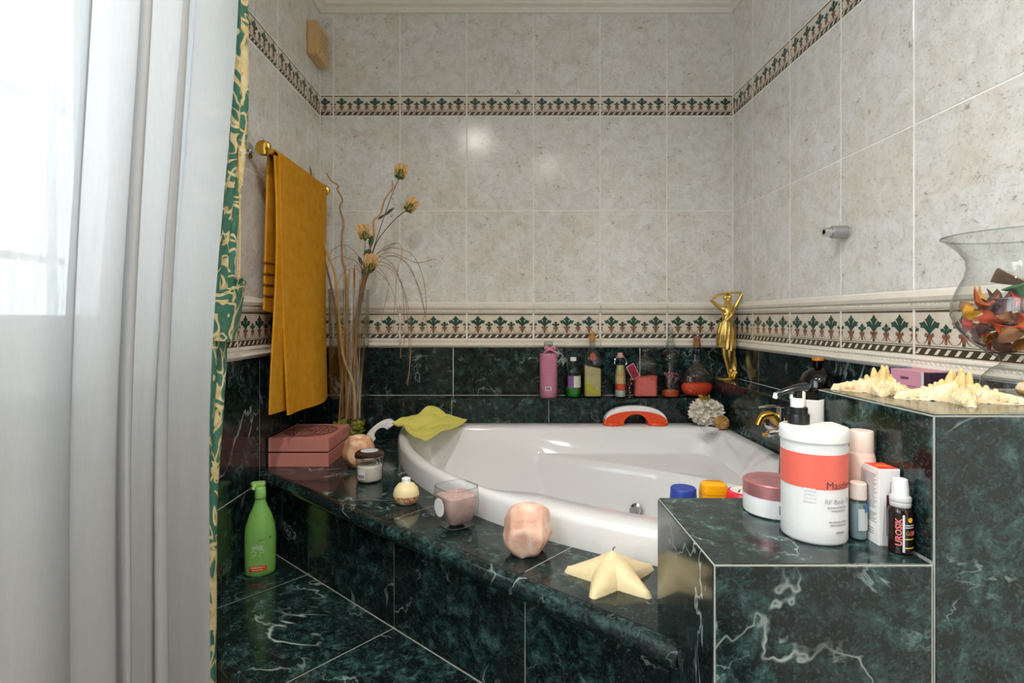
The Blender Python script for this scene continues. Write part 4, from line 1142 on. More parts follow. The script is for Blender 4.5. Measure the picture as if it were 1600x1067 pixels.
t = thing('layered_salt_bottle', 'square corked bottle with slanting layers of yellow and white salt', 'bottle', (.3155, YS, LEDGE_B))
def sq_prof(k): return [((.058 * k, .058 * k, .010), .001), ((.066 * k, .062 * k, .010), .005), ((.066 * k, .062 * k, .010), .125), ((.060 * k, .056 * k, .016), .145), ((.040 * k, .038 * k, .017), .165), ((.024 * k, .024 * k, .0118), .178), ((.020 * k, .020 * k, .0098), .188), ((.020 * k, .020 * k, .0098), .208)]
v_, f_ = rprism(1, 1, sq_prof(1), n=6); part('glass_wall', (v_, f_[:-1]), M_GLASS_D, t)
def slab(zb0, zb1, zt0, zt1, col, k=.058):
    vv = []
    for (za, zb) in ((zb0, zb1), (zt0, zt1)):
        vv += [(x, y, za + (zb - za) * (x / k + .5)) for x, y, _ in rrect(k, k * .92, .008, 0, 5)]
    n = len(vv) // 2
    return vv, [tuple(range(n))[::-1], tuple(range(n, 2 * n))] + [(i, (i + 1) % n, n + (i + 1) % n, n + i) for i in range(n)]
part('salt_layer', slab(.006, .006, .030, .008, 0), salts('#cfae5a'), t)
part('salt_layer', slab(.030, .008, .062, .018, 0), salts('#dcc81a'), t)
part('salt_layer', slab(.062, .018, .116, .104, 0), salts('#d9c490'), t)
part('red_seal', tf(extrude([(-.013, 0), (0, -.006), (.013, 0), (.010, .018), (0, .026), (-.010, .018)], -.001, .001), (0, -.024, .140), (R(78), 0, 0)), P('#b8371f', .5), t, smooth=False)
part('cork', lathe([(0, .200), (.0085, .200), (.0115, .208), (.0118, .222), (.0100, .225), (.0115, .228), (.0105, .236), (0, .237)], 20), P('#b9874a', .8, var=.2, scale=120), t)

t = thing('swing_top_bottle', 'small swing top bottle with bands of coloured salt', 'bottle', (.418, YS - .004, LEDGE_B))
part('glass_wall', lathe([(0, .0005), (.018, .0005), (.0198, .003), (.0198, .070), (.018, .095), (.0135, .118), (.0115, .130), (.0125, .136), (.0125, .146)], 32), M_GLASS, t)
for z0, z1, r0, r1, c_ in ((.003, .026, .0188, .0190, '#b9c6bb'), (.026, .050, .0190, .0190, '#d8481e'), (.050, .078, .0190, .0186, '#cbb887'), (.078, .096, .0186, .0168, '#c59a5c'), (.096, .116, .0168, .0128, '#a9ad6a')):
    part('salt_layer', lathe([(0, z0 + .0003), (r0, z0 + .0003), (r1, z1), (0, z1)], 28), salts(c_), t)
part('stopper', lathe([(0, .144), (.0120, .145), (.0122, .152), (.0095, .154), (.0095, .162), (0, .163)], 20), P('#d9a8a4', .4), t)
for sx in (-1, 1): part('bail_wire', tube(spline([(sx * .010, 0, .150), (sx * .019, -.004, .138), (sx * .022, -.006, .124), (sx * .014, -.008, .116)], 5), .0010, 6), M_CHROME, t)
tg = part('gift_tag', tf(box(-.016, .016, -.0008, .0008, -.027, .027, .0004), (.040, -.030, .096), (0, R(-28), R(10))), P('#d9b3bb', .5, var=.05), t)
part('tag_face', tf(box(-.0135, .0135, -.0004, .0004, -.0245, .0245), (.040, -.0314, .096), (0, R(-28), R(10))), P('#8e1f3a', .5, var=.4, scale=60), tg)
mb = MB(); random.seed(4)
for k in range(9): mb.add(tf(ico(1, .0032), (.030 + random.uniform(-.004, .004), -.030, .004 + k * .008)), P('#a02a3a' if k % 2 else '#c98f80', .5), True)
link('bead_string', mb.mesh('bead_string'), t)

t = thing('flask_pink_salt', 'broad clear flask half filled with coral pink salt', 'flask', (.510, YS, LEDGE_B))
fp = [((.078, .050, .014), .001), ((.088, .056, .016), .006), ((.088, .056, .016), .118), ((.080, .050, .020), .132), ((.056, .038, .0185), .143), ((.030, .026, .0128), .149), ((.024, .024, .0118), .154), ((.024, .024, .0118), .166)]
v_, f_ = rprism(1, 1, fp, n=6); part('glass_wall', (v_, f_[:-1]), M_GLASS, t)
vv = [(x, y, .006) for x, y, _ in rrect(.081, .049, .013, 0, 6)] + [(x, y, .070 + .007 * sin(24 * (x + .035))) for x, y, _ in rrect(.081, .049, .013, 0, 6)]
n = len(vv) // 2; part('coral_salt', (vv, [tuple(range(n))[::-1], tuple(range(n, 2 * n))] + [(i, (i + 1) % n, n + (i + 1) % n, n + i) for i in range(n)]), salts('#e0665c'), t)
part('cap', lathe([(0, .163), (.0130, .163), (.0175, .166), (.0175, .172), (.016, .174), (0, .174)], 24), P('#4c433f', .3, .6), t)

t = thing('glass_decanter', 'tall slim glass decanter with bulging shoulder and a little orange salt', 'decanter', (.603, YS, LEDGE_B))
part('glass_wall', lathe([(0, .001), (.030, .001), (.0325, .004), (.0325, .028), (.029, .033), (.0275, .036), (.0275, .120), (.0265, .128), (.033, .134), (.0355, .146), (.033, .160), (.024, .170), (.0145, .174)], 36), M_GLASS_D, t)
part('orange_salt', lathe([(0, .004), (.029, .004), (.0305, .008), (.0300, .022), (.016, .026), (0, .023)], 28), salts('#dd5230'), t)
part('stopper', lathe([(.0140, .170), (.0160, .174), (.0165, .194), (.0150, .198), (.0105, .204), (.0090, .225), (.0105, .246), (.0085, .254), (0, .256)], 28), M_GLASS_D, t)
nb = NT('pink_floral_print'); cc = nb.coords(); fl = nb.ramp(nb.noise(cc, 70, 3, .6), [(.5, (0, 0, 0)), (.56, (1, 1, 1))])
tr = nb.n('ShaderNodeBsdfTransparent'); df = nb.n('ShaderNodeBsdfDiffuse', i_Color=lin('#8c5a66')); mx = nb.n('ShaderNodeMixShader'); nb.l(fl, mx.inputs[0]); nb.l(tr.outputs[0], mx.inputs[1]); nb.l(df.outputs[0], mx.inputs[2])
part('floral_print', wrap(flat_rect(.070, .040, 20), .0277, 0, .072, .0004), nb.done(mx.outputs[0]), t)

t = thing('round_flask', 'round bellied flask with cork, glass handle and bright orange salt', 'flask', (.7000, YS, LEDGE_B))
part('glass_wall', lathe([(0, .001), (.034, .002), (.048, .010), (.058, .028), (.0605, .050), (.057, .072), (.046, .094), (.030, .112), (.018, .124), (.0135, .140), (.0125, .160), (.0125, .182), (.0145, .184), (.0145, .190)], 44, 1, .62), M_GLASS, t)
part('orange_salt', lathe([(0, .004), (.034, .005), (.047, .012), (.056, .028), (.0575, .040), (.050, .050), (.025, .053), (0, .048)], 40, 1, .60), salts('#e2451f'), t)
part('cork', lathe([(0, .182), (.0105, .182), (.0128, .190), (.0135, .198), (.0100, .204), (.0120, .210), (.0125, .216), (.0095, .222), (0, .224)], 20), P('#96603c', .6, var=.2, scale=80), t)
part('handle', tube(spline([(.013, 0, .170), (.024, 0, .172), (.032, 0, .158), (.031, 0, .140), (.024, 0, .124), (.022, 0, .116)], 6), .0035, 8), M_GLASS_D, t)

# amber bottle on the side ledge
t = thing('amber_bottle', 'round amber glass bottle with cork and green foot on the side ledge', 'bottle', (.8045, 1.416, LEDGE_R))
am = glass('#5a2c10', .35, name='amber_glass')
part('glass_wall', lathe([(0, .001), (.036, .002), (.043, .010), (.0445, .040), (.043, .062), (.034, .080), (.020, .090), (.0125, .094), (.0120, .106), (.0145, .108), (.0145, .113)], 36, 1, 1), am, t)
part('green_content', lathe([(0, .003), (.035, .004), (.0415, .011), (.0425, .030), (0, .032)], 28), P('#6f7a1c', .4, var=.2), t)
part('brown_content', lathe([(.0425, .030), (.0430, .045), (.041, .061), (.030, .074), (0, .078)], 28), P('#3a1a0c', .4, var=.3, scale=20), t)
part('cork', lathe([(0, .104), (.0110, .104), (.0140, .114), (.0142, .118), (.0125, .1215), (0, .122)], 20), P('#c47a32', .7, var=.25, scale=90), t)

# pink and blue carton on the side ledge behind the starfish
t = thing('pink_carton', 'pink and blue printed carton against the wall behind the starfish', 'carton', (.818, 1.095, LEDGE_R))
part('carton_box', box(-.022, .022, -.065, .062, 0, .1185, .0005), P('#dd9cb2', .5, var=.03), t, smooth=False)
part('blue_panel', box(-.0224, .0222, .040, .0624, .0, .1186), P('#27306e', .5), t, smooth=False)
part('dark_panel', box(-.0224, .0222, -.0654, -.050, .0, .1186), P('#3a2036', .5), t, smooth=False)
part('white_edge', box(-.0226, -.0222, -.050, -.044, .0, .1184), P('#e6e2e4', .5), t, smooth=False)
v_, f_ = scribble(.022, .006, 2, 6); part('fine_print', ([(-.0226, -x, y + .103) for x, y, *_ in v_], f_), P('#6b2a50', .5), t, smooth=False)
part('print_line', box(-.0226, -.0222, -.030, .025, .088, .089), P('#8a3a68', .5), t, smooth=False)

# ---------------------------------------------------------------- tall vase with twigs and flowers
VC = Vector((-.545, 1.9005, DECK))
vase = thing('tall_glass_vase', 'tall clear cylinder vase of dried stems beside the pink box', 'vase', tuple(VC))
part('glass_wall', lathe([(0, .001), (.055, .001), (.060, .006), (.062, .03), (.066, .20), (.0685, .42), (.0690, .53), (.0670, .535), (.0655, .53), (.0640, .20), (.0590, .03), (.054, .014), (0, .012)], 48), M_GLASS, vase)
random.seed(11); mb = MB()
for k in range(170):
    a, r_ = random.uniform(0, 2 * pi), .052 * sqrt(random.random()); z = .018 + random.random() ** 1.1 * .062
    rr = random.uniform(.0055, .0085)
    mb.add(tf(ico(1, rr), (r_ * cos(a), r_ * sin(a), z), (random.random(), random.random(), 0), (1, 1, .8)), random.choice([P('#9aa02c', .5), P('#7f8f2a', .5), P('#b9a82c', .5)]))
o = link('pebble_fill', mb.mesh('pebble_fill'), vase); o['kind'] = 'stuff'
def W(px, py, y):                                # a point of the bouquet, from its bearing and height at depth y
    return Vector(((px - 791) * y / 857, y, CZ - (py - 497) * y / 857))
M_TW = [P('#a9814f', .7, var=.2), P('#94683f', .7, var=.2), P('#c0985f', .7, var=.2)]
def branch(name, label, pts, r0, r1, mt, grp='twigs in the tall vase'):
    return tag(part(name, tube(spline(pts, 6), [r0 + (r1 - r0) * i / (len(pts) - 1) / 6 for i in range((len(pts) - 1) * 6 + 1)], 7), mt), label, 'twig', grp)
branch('curly_twig', 'wavy pale twig rising alone above the vase beside the towel', [(-.545, 1.885, DECK + .09), W(545, 560, 1.89), W(541, 470, 1.90), W(540, 430, 1.90), W(535, 405, 1.905), W(534, 370, 1.905), W(537, 348, 1.91), W(531, 325, 1.91), W(535, 312, 1.91), W(527, 296, 1.91), W(529, 290, 1.905), W(517, 282, 1.905), W(510, 270, 1.90)], .0045, .0022, M_TW[0])
branch('curly_twig', 'wavy tan twig running from the vase foot to behind the towel edge', [(-.515, 1.865, DECK + .09), W(552, 600, 1.86), W(537, 560, 1.86), W(530, 500, 1.865), W(526, 450, 1.87), W(521, 420, 1.87), W(513, 400, 1.87), W(508, 385, 1.88), W(505, 360, 1.89)], .0050, .0030, M_TW[2])
branch('curly_twig', 'short twig tip peeking out above the top of the towel', [(-.575, 1.935, DECK + .09), W(528, 520, 1.94), W(518, 450, 1.945), W(500, 380, 1.95), W(490, 330, 1.95), W(486, 290, 1.95), W(486, 268, 1.95), W(481, 255, 1.95), W(483, 246, 1.95)], .0045, .0022, M_TW[1])
branch('curly_twig', 'forked tan twig leaning up beside the topmost flower', [(-.53, 1.90, DECK + .09), W(556, 520, 1.90), W(566, 440, 1.90), W(574, 400, 1.90), W(584, 370, 1.895), W(584, 345, 1.89), W(594, 335, 1.89), W(600, 315, 1.89), W(607, 303, 1.89), W(613, 295, 1.89), W(613, 282, 1.89)], .0045, .0025, M_TW[2])
random.seed(21)
for k in range(26):                               # straight dried stems standing in the vase
    a = random.uniform(0, 2 * pi); r0 = .045 * random.random(); a2 = random.uniform(0, 2 * pi); rt = .05 * sqrt(random.random())
    x0, y0 = VC.x + r0 * cos(a), VC.y + r0 * sin(a); x1, y1 = VC.x + .016 + rt * cos(a2), VC.y + rt * sin(a2) * .8
    top = random.uniform(.40, .62)
    tag(part('dried_stalk', tube(spline([(x0, y0, DECK + .085), ((x0 + x1) / 2 + random.uniform(-.008, .008), (y0 + y1) / 2, DECK + top * .5), (x1, y1, DECK + top)], 5), [.0026, .0016], 6), random.choice(M_TW)), 'straight dried brown stalk bunched inside the tall vase', 'stalk', 'dried stalks in the tall vase', 'thing')
M_GR = [P('#a27b52', .7, var=.2), P('#8b6244', .7, var=.2)]
arcs = [[(572, 425), (590, 395), (620, 380), (628, 395), (620, 430), (614, 520)], [(570, 430), (600, 390), (640, 395), (660, 430), (666, 480), (660, 500)],
        [(572, 430), (600, 400), (635, 410), (650, 440), (664, 490)], [(570, 425), (585, 400), (612, 412), (628, 450), (632, 520), (629, 545)],
        [(566, 430), (540, 402), (520, 405), (512, 420), (508, 440)], [(566, 430), (545, 385), (520, 390), (512, 410)], [(572, 430), (610, 420), (636, 470), (642, 540), (637, 602)],
        [(572, 435), (600, 410), (630, 450), (640, 560), (635, 600)], [(568, 430), (580, 410), (606, 440), (598, 490), (592, 520)], [(575, 430), (605, 395), (650, 410), (676, 405)],
        [(565, 440), (548, 420), (528, 440), (520, 500)], [(575, 432), (620, 400), (655, 450), (668, 520)], [(570, 430), (606, 440), (624, 500), (626, 560)]]
GL = ['bent sharply at its top', 'in the widest arc over the back tiles', 'in a low wide arc over the tiles', 'falling near the vase toward the border', 'curling back toward the towel low down', 'curling back toward the towel in a high arch',
      'drooping lowest, down to the dark marble', 'drooping down to the marble just inside the longest one', 'in a tight loop close to the vase', 'reaching out level to a free tip', 'dipping down inside the vase mouth', 'arching to the border beyond the others', 'slanting down over the leaf border']
for i, pts in enumerate(arcs):
    yb = 1.885 + .03 * sin(i * 2.1)
    base = [(VC.x + .01 * sin(i), VC.y - .01, DECK + .30)]
    tag(part('grass_blade', tube(spline(base + [tuple(W(px, py, yb - .012 * j)) for j, (px, py) in enumerate(pts)], 7), .0010, 5), M_GR[i % 2]), 'thin curving blade of dried grass ' + GL[i], 'grass blade', 'arching dried grass', 'thing')
M_PET = P('#e6c48c', .7, var=.12, scale=90); M_SEP = P('#5a6a26', .6, var=.15); M_LEAFD = P('#34472c', .6, var=.15)
def petal(L, w, curl):
    return sheet(lambda u, v: ((u - .5) * w * (sin(pi * min(1, v * .82 + .12)) ** .7), -curl * L * (v ** 2) + .25 * w * (2 * u - 1) ** 2 * -1 + .0, v * L), 6, 8, .0007)
def flower(label, px, py, y, stem_pts, lean, tilt, size):
    p = W(px, py, y); t = thing('cream_flower', label, 'flower', tuple(p), group='artificial cream flowers in the tall vase')
    M = Matrix.Rotation(lean, 4, 'Y') @ Matrix.Rotation(tilt, 4, 'X')
    def place(vf): return [tuple(M @ Vector(q)) for q in vf[0]], vf[1]
    for k in range(7):
        vf = petal(.040 * size, .026 * size, -.10 + .05 * (k % 2))
        vf = tf(tf(vf, (0, -.006 * size, 0), (R(9 + 5 * (k % 2)), 0, 0)), rot=(0, 0, 2 * pi * k / 7))
        part('petal', place(vf), M_PET, t)
    for k in range(5):
        vf = tf(tf(petal(.024 * size, .016 * size, -.1), (0, -.009 * size, -.004), (R(16), 0, 0)), rot=(0, 0, 2 * pi * k / 5 + .3))
        part('sepal', place(vf), M_SEP, t)
    b = M @ Vector((0, 0, -.004))
    part('calyx', place(lathe([(0, -.010 * size), (.004 * size, -.008 * size), (.009 * size, .004 * size), (.008 * size, .012 * size), (0, .014 * size)], 12)), M_SEP, t)
    part('stem', tube(spline([tuple(b)] + [tuple(W(a, c, d) - p) for a, c, d in stem_pts], 6), .0016, 6), P('#6d5236', .7), t)
    return t
def leaf(t, px, py, y, ang, L, w):
    p = W(px, py, y) - Vector(t.location)
    vf = tf(sheet(lambda u, v: ((u - .5) * w * sin(pi * (v * .94 + .03)), .15 * w * abs(2 * u - 1) + .1 * L * v * v, v * L), 6, 10, .0006), rot=(0, ang, 0))
    part('leaf', ([tuple(Vector(q) + p) for q in vf[0]], vf[1]), M_LEAFD, t)
f1 = flower('topmost cream flower on the longest stem above the tall vase', 624, 276, 1.89, [(612, 305, 1.89), (598, 345, 1.89), (588, 375, 1.892), (578, 410, 1.895), (556, 520, 1.90)], R(12), R(-10), 1.15)
leaf(f1, 600, 337, 1.888, R(50), .045, .010); leaf(f1, 601, 335, 1.888, R(235), .030, .008)
f2 = flower('cream flower leaning out farthest over the back tiles', 637, 327, 1.88, [(620, 340, 1.882), (600, 362, 1.885), (587, 382, 1.888), (576, 420, 1.893), (555, 520, 1.90)], R(38), R(-8), 1.12)
f3 = flower('cream flower opening toward the towel, above the dark leaves', 570, 371, 1.87, [(570, 385, 1.872), (569, 405, 1.878), (566, 440, 1.885), (552, 520, 1.90)], R(-4), R(12), 1.15)
leaf(f3, 578, 386, 1.868, R(8), .042, .018); leaf(f3, 568, 398, 1.868, R(60), .030, .022); leaf(f3, 566, 414, 1.866, R(-25), .034, .012)
f4 = flower('lowest cream flower tucked just above the vase mouth', 579, 418, 1.86, [(574, 428, 1.865), (568, 450, 1.88), (552, 520, 1.895)], R(14), R(22), 1.15)
leaf(f4, 573, 428, 1.855, R(48), .036, .016); leaf(f4, 566, 430, 1.855, R(20), .026, .016)

# ---------------------------------------------------------------- gilt figurine
fg = thing('gilt_figurine', 'gilt statuette of a draped woman with both arms raised round her head', 'statue', (.799, 1.985, LEDGE_R))
part('plinth', lathe([(0, 0), (.039, 0), (.040, .003), (.038, .006), (.034, .0075), (0, .008)], 36), M_GOLD, fg)
Z0 = .008
def sk(name, joints, edges, mat, parent, sub=2):
    me = bpy.data.meshes.new(name); me.from_pydata([j[:3] for j in joints], edges, []); o = link(name, me, parent)
    m = o.modifiers.new('skin', 'SKIN'); m.use_smooth_shade = True
    for sv, j in zip(me.skin_vertices[0].data, joints): sv.radius = (j[3], j[4] if len(j) > 4 else j[3])
    me.skin_vertices[0].data[0].use_root = True
    s_ = o.modifiers.new('sub', 'SUBSURF'); s_.levels = sub; s_.render_levels = sub
    me.materials.append(mat); return o
Jn = [(-.004, 0, .165, .024, .018),      # 0 pelvis
      (-.002, -.002, .195, .020, .015),  # 1 waist
      (.000, -.003, .222, .0235, .016),  # 2 chest
      (.001, -.001, .246, .019, .012),   # 3 upper chest
      (.001, -.001, .259, .0075, .0075), # 4 neck
      (.002, -.003, .276, .0125, .0135), # 5 head low
      (.002, -.002, .289, .0125, .0140), # 6 head top
      (-.024, 0, .250, .0085, .0085), (-.044, -.004, .266, .0068, .0068), (-.064, -.006, .281, .0052, .0052), (-.036, -.006, .297, .0048, .0048), (-.010, -.004, .3045, .0046, .0046),   # 7-11
      (.027, 0, .250, .0085, .0085), (.041, -.002, .276, .0068, .0068), (.054, -.004, .3050, .0052, .0052), (.030, -.006, .3065, .0048, .0048), (.004, -.004, .3060, .0046, .0046),      # 12-16
      (-.014, -.001, .140, .0165, .0155), (-.011, -.008, .085, .0105, .0115), (.001, -.004, .040, .0075, .0085), (.006, -.004, .010, .0048, .0055), (.003, -.017, .004, .0042, .0035),  # 17-21
      (.008, .001, .140, .0150, .0145), (.008, -.008, .085, .0100, .0110), (.010, .004, .042, .0072, .0082), (.012, .005, .010, .0048, .0055), (.018, -.009, .004, .0042, .0035)]     # 22-26
Ed = [(0, 1), (1, 2), (2, 3), (3, 4), (4, 5), (5, 6), (3, 7), (7, 8), (8, 9), (9, 10), (10, 11), (3, 12), (12, 13), (13, 14), (14, 15), (15, 16), (0, 17), (17, 18), (18, 19), (19, 20), (20, 21), (0, 22), (22, 23), (23, 24), (24, 25), (25, 26)]
sk('figure_body', [(x, y, z + Z0, *r) for x, y, z, *r in Jn], Ed, M_GOLD, fg)
def hairf(u, v):
    a = 2 * pi * u; p = pi * v
    r_ = .0150 + .0012 * sin(9 * a) * sin(p)
    return (.002 + r_ * sin(p) * cos(a), .0025 + r_ * 1.02 * sin(p) * sin(a), .2885 + Z0 + .0145 * cos(p) + .001 * sin(5 * a))
part('hair', grid(hairf, 40, 16), M_GOLD, fg)
mb = MB()
for x, z, rx, rz, dy in ((.002, .2785, .0022, .0046, -.0172), (-.0035, .2815, .0022, .0012, -.0155), (.0075, .2815, .0022, .0012, -.0155), (.002, .2725, .0032, .0011, -.0160)):
    mb.add(tf(ico(2, 1.), (x, dy, z + Z0), scl=(rx, .0022, rz)), M_GOLD)
for sx in (-.0095, .0105): mb.add(tf(ico(2, 1.), (sx, -.0125, .228 + Z0), scl=(.0105, .0085, .0100)), M_GOLD)
link('face_and_bust', mb.mesh('face_and_bust'), fg)
for sx, bx, bz in ((-1, -.010, .3045), (1, .004, .3060)):
    for k in range(4):
        part('finger', tube([(bx - sx * .002, -.006 + .0035 * (k - 1.5), bz + Z0), (bx - sx * .010 - sx * .001 * (k % 2), -.008 + .0035 * (k - 1.5), bz + Z0 - .001), (bx - sx * .015, -.009 + .003 * (k - 1.5), bz + Z0 - .005)], [.0017, .0011], 6), M_GOLD, fg)
    part('finger', tube([(bx, -.010, bz + Z0 - .001), (bx - sx * .006, -.014, bz + Z0 - .004)], [.0017, .0012], 6), M_GOLD, fg)
def skirt(u, v):
    a = 2 * pi * u; z = .200 - .085 * v - .020 * v * (cos(a + .6) * .5 + .5)
    rx = .0265 + .008 * sm3(0, .5, v) - .004 * v; ry = .0200 + .006 * sm3(0, .5, v)
    fold = 1 + (.055 * v + .03) * sin(13 * a + 5 * v) + .04 * v * sin(7 * a + 2)
    return (-.003 + rx * fold * cos(a), -.001 + ry * fold * sin(a), z + Z0)
part('draped_skirt', sheet(skirt, 72, 18, .0016), M_GOLD, fg)
def tail(u, v):
    z = .190 - .183 * v; a = 2 * pi * u; w = .0085 + .010 * v ** 2
    return (.021 + .004 * v + w * cos(a) * (1 + .2 * sin(5 * a + 9 * v)), .010 - .002 * v + w * .8 * sin(a) * (1 + .2 * sin(4 * a + 7 * v)), z + Z0)
part('hanging_drapery', loft([[tail(k / 20, j / 16) for k in range(20)] for j in range(17)]), M_GOLD, fg)
part('sash', tube(spline([(.024, -.004, .246 + Z0), (.010, -.021, .228 + Z0), (-.004, -.020, .212 + Z0), (-.020, -.014, .200 + Z0)], 6), .0035, 8), M_GOLD, fg)
mb = MB(); random.seed(8)
for k in range(14): mb.add(tf(ico(2, .007), (.020 + random.uniform(-.010, .010), -.004 + random.uniform(-.008, .008), Z0 + .003 + .022 * random.random())), M_GOLD)
link('rock_base', mb.mesh('rock_base'), fg)

# ---------------------------------------------------------------- hurricane vase with potpourri
HV = Vector((.694, .728, HIGH))
hv = thing('hurricane_vase', 'flared clear glass vase on a round foot filled with potpourri', 'vase', tuple(HV))
HP = [(0, .001), (.046, .001), (.050, .004), (.0515, .014), (.048, .026), (.040, .036), (.031, .042), (.0285, .046), (.031, .051), (.045, .060), (.064, .075), (.077, .093), (.0825, .110), (.0815, .128), (.075, .146), (.0675, .162), (.0645, .174), (.0660, .185), (.0735, .198), (.0850, .210), (.0930, .2165)]
HPo = []
for (r0, z0), (r1, z1) in zip(HP, HP[1:]):
    for k in range(3): HPo.append((r0 + (r1 - r0) * k / 3, z0 + (z1 - z0) * k / 3))
HPo.append(HP[-1])
part('glass_wall', lathe(HPo, 72), M_GLASS, hv)
part('rim_edge', tube([(.0930 * cos(2 * pi * k / 72), .0930 * sin(2 * pi * k / 72), .2165) for k in range(73)], .0011, 6), M_GLASS_D, hv)
def bowl_r(z):
    for (r0, z0), (r1, z1) in zip(HP[8:], HP[9:]):
        if z0 <= z <= z1: return r0 + (r1 - r0) * (z - z0) / (z1 - z0)
    return .03
PC = ['#8a5a3c', '#a8432c', '#d8501e', '#c88a3a', '#6a4330', '#4a2a2c', '#d9992e', '#7a5a66', '#b5572e', '#5c3a2a', '#c23a34', '#9a6a44']
PN = ['tan brown', 'brick red', 'bright orange', 'ochre', 'dark brown', 'blackish plum', 'golden yellow', 'greyish mauve', 'rust', 'deep umber', 'scarlet', 'pale wood brown']
def chip(L, w, curl, twist):
    return sheet(lambda u, v: ((v - .5) * L, (u - .5) * w * (sin(pi * (v * .9 + .05)) ** .6), curl * L * ((v - .5) ** 2) * 2 + twist * (u - .5) * (v - .5) * w * 3 + .12 * w * cos(pi * (u - .5) * 2)), 6, 10, .0012)
CH = [chip(.034, .020, .5, .6), chip(.042, .014, .3, 1.0), chip(.028, .026, .7, .3), chip(.036, .018, .6, -.8)]
CHS = [chip(.026, .020, -.5, .4), chip(.030, .014, -.4, .6), chip(.024, .022, -.6, .2), chip(.028, .016, -.5, -.5)]
random.seed(33)
def chip_thing(name, label, vf, mat, loc, rot, grp, cat='potpourri'):
    return tag(part(name, vf, mat, None, tuple(HV + Vector(loc)), rot), label, cat, grp)
for k in range(62):
    if k < 38:                                    # pieces lying against the glass
        z = .064 + .062 * (k / 38); a = k * 2.4 + random.uniform(-.2, .2); rr = bowl_r(z) - .012
        rot = (R(90) - .5 * (.11 - z) * 10 * 0 + random.uniform(-.3, .3), random.uniform(-.5, .5), a + pi / 2)
    else:
        z = .075 + .062 * random.random(); rr = (bowl_r(z) - .024) * random.random() ** .5; a = random.uniform(0, 2 * pi)
        rot = (random.uniform(-.7, .7), random.uniform(-.7, .7), random.uniform(0, 6.28))
    c, cn = PC[k % len(PC)], PN[k % len(PC)]
    chip_thing('potpourri_chip', cn + ' potpourri chip heaped in the glass vase bowl', CHS[k % 4] if k < 38 else random.choice(CH), P(c, .8, var=.3, scale=70), (rr * cos(a), rr * sin(a), z), rot, 'potpourri chips')
big = [('wood_curl', 'long grey brown wood sliver lying across the top of the potpourri', chip(.095, .026, .15, .5), '#8d7561', (-.008, -.018, .150), (R(10), R(10), R(-14))),
       ('red_petal', 'crimson paper strip on top of the potpourri by the vase wall', chip(.050, .018, .1, .1), '#cf2f2c', (.030, -.012, .158), (R(20), R(4), R(-10))),
       ('green_petal', 'green curled petal in the potpourri', chip(.034, .028, .9, .3), '#2f7a47', (-.038, -.020, .136), (R(40), R(10), R(60))),
       ('coral_petal', 'large coral pink petal at the front of the potpourri', chip(.044, .036, .5, .3), '#ee5f4a', (-.030, -.042, .117), (R(66), R(8), R(-34))),
       ('red_petal', 'deep red cupped petal just behind the coral one', chip(.030, .026, .8, .2), '#c31f28', (-.032, -.026, .130), (R(50), R(-10), R(-20))),
       ('orange_petal', 'bright orange yellow petal pressed to the vase wall', chip(.046, .024, .6, .4), '#ee9a1e', (.004, -.054, .103), (R(60), R(-14), R(0))),
       ('orange_petal', 'long mustard petal below the bright orange one', chip(.052, .016, .4, .3), '#d69324', (-.002, -.050, .088), (R(50), R(6), R(-8))),
       ('brown_petal', 'mauve brown shrivelled petal beside the green one', chip(.034, .022, .8, .8), '#6d4a4c', (-.050, -.012, .122), (R(70), R(20), R(70)))]
for nm, lb, vf, c, loc, rot in big: chip_thing(nm, lb, vf, P(c, .75, var=.2, scale=60), loc, rot, 'large potpourri petals')
wv, wf = ico(3, 1.); wv = [tuple(Vector(p) * (1 + .07 * mnoise.noise(Vector(p) * 5))) for p in wv]
chip_thing('walnut', 'tan nut lying in the hollow foot of the glass vase', tf((wv, wf), scl=(.015, .012, .011)), P('#c79a5e', .7, var=.25, scale=60, bump=.4), (-.022, -.022, .0135), (0, 0, .5), 'pieces in the vase foot', 'nut')
chip_thing('dried_berry', 'orange dried berry caught in the neck of the glass vase', tf((wv, wf), scl=(.008, .008, .007)), P('#e0621c', .6, var=.2), (-.010, -.014, .050), (0, 0, 0), 'pieces in the vase foot', 'berry')
chip_thing('dried_slice', 'pinkish dried slice in the vase foot beside the nut', tf((wv, wf), scl=(.013, .010, .006)), P('#b5604a', .7, var=.2), (.012, -.020, .0085), (0, 0, 1.), 'pieces in the vase foot', 'slice')
for k in range(9):
    a = 2 * pi * k / 9 + .3
    chip_thing('seed', 'small pale seed scattered in the vase foot', tf(ico(2, 1.), scl=(.0045, .0032, .0028)), P('#d8bfa0', .7, var=.2), (.036 * cos(a), .036 * sin(a), .0045), (0, 0, a), 'seeds in the vase foot', 'seed')

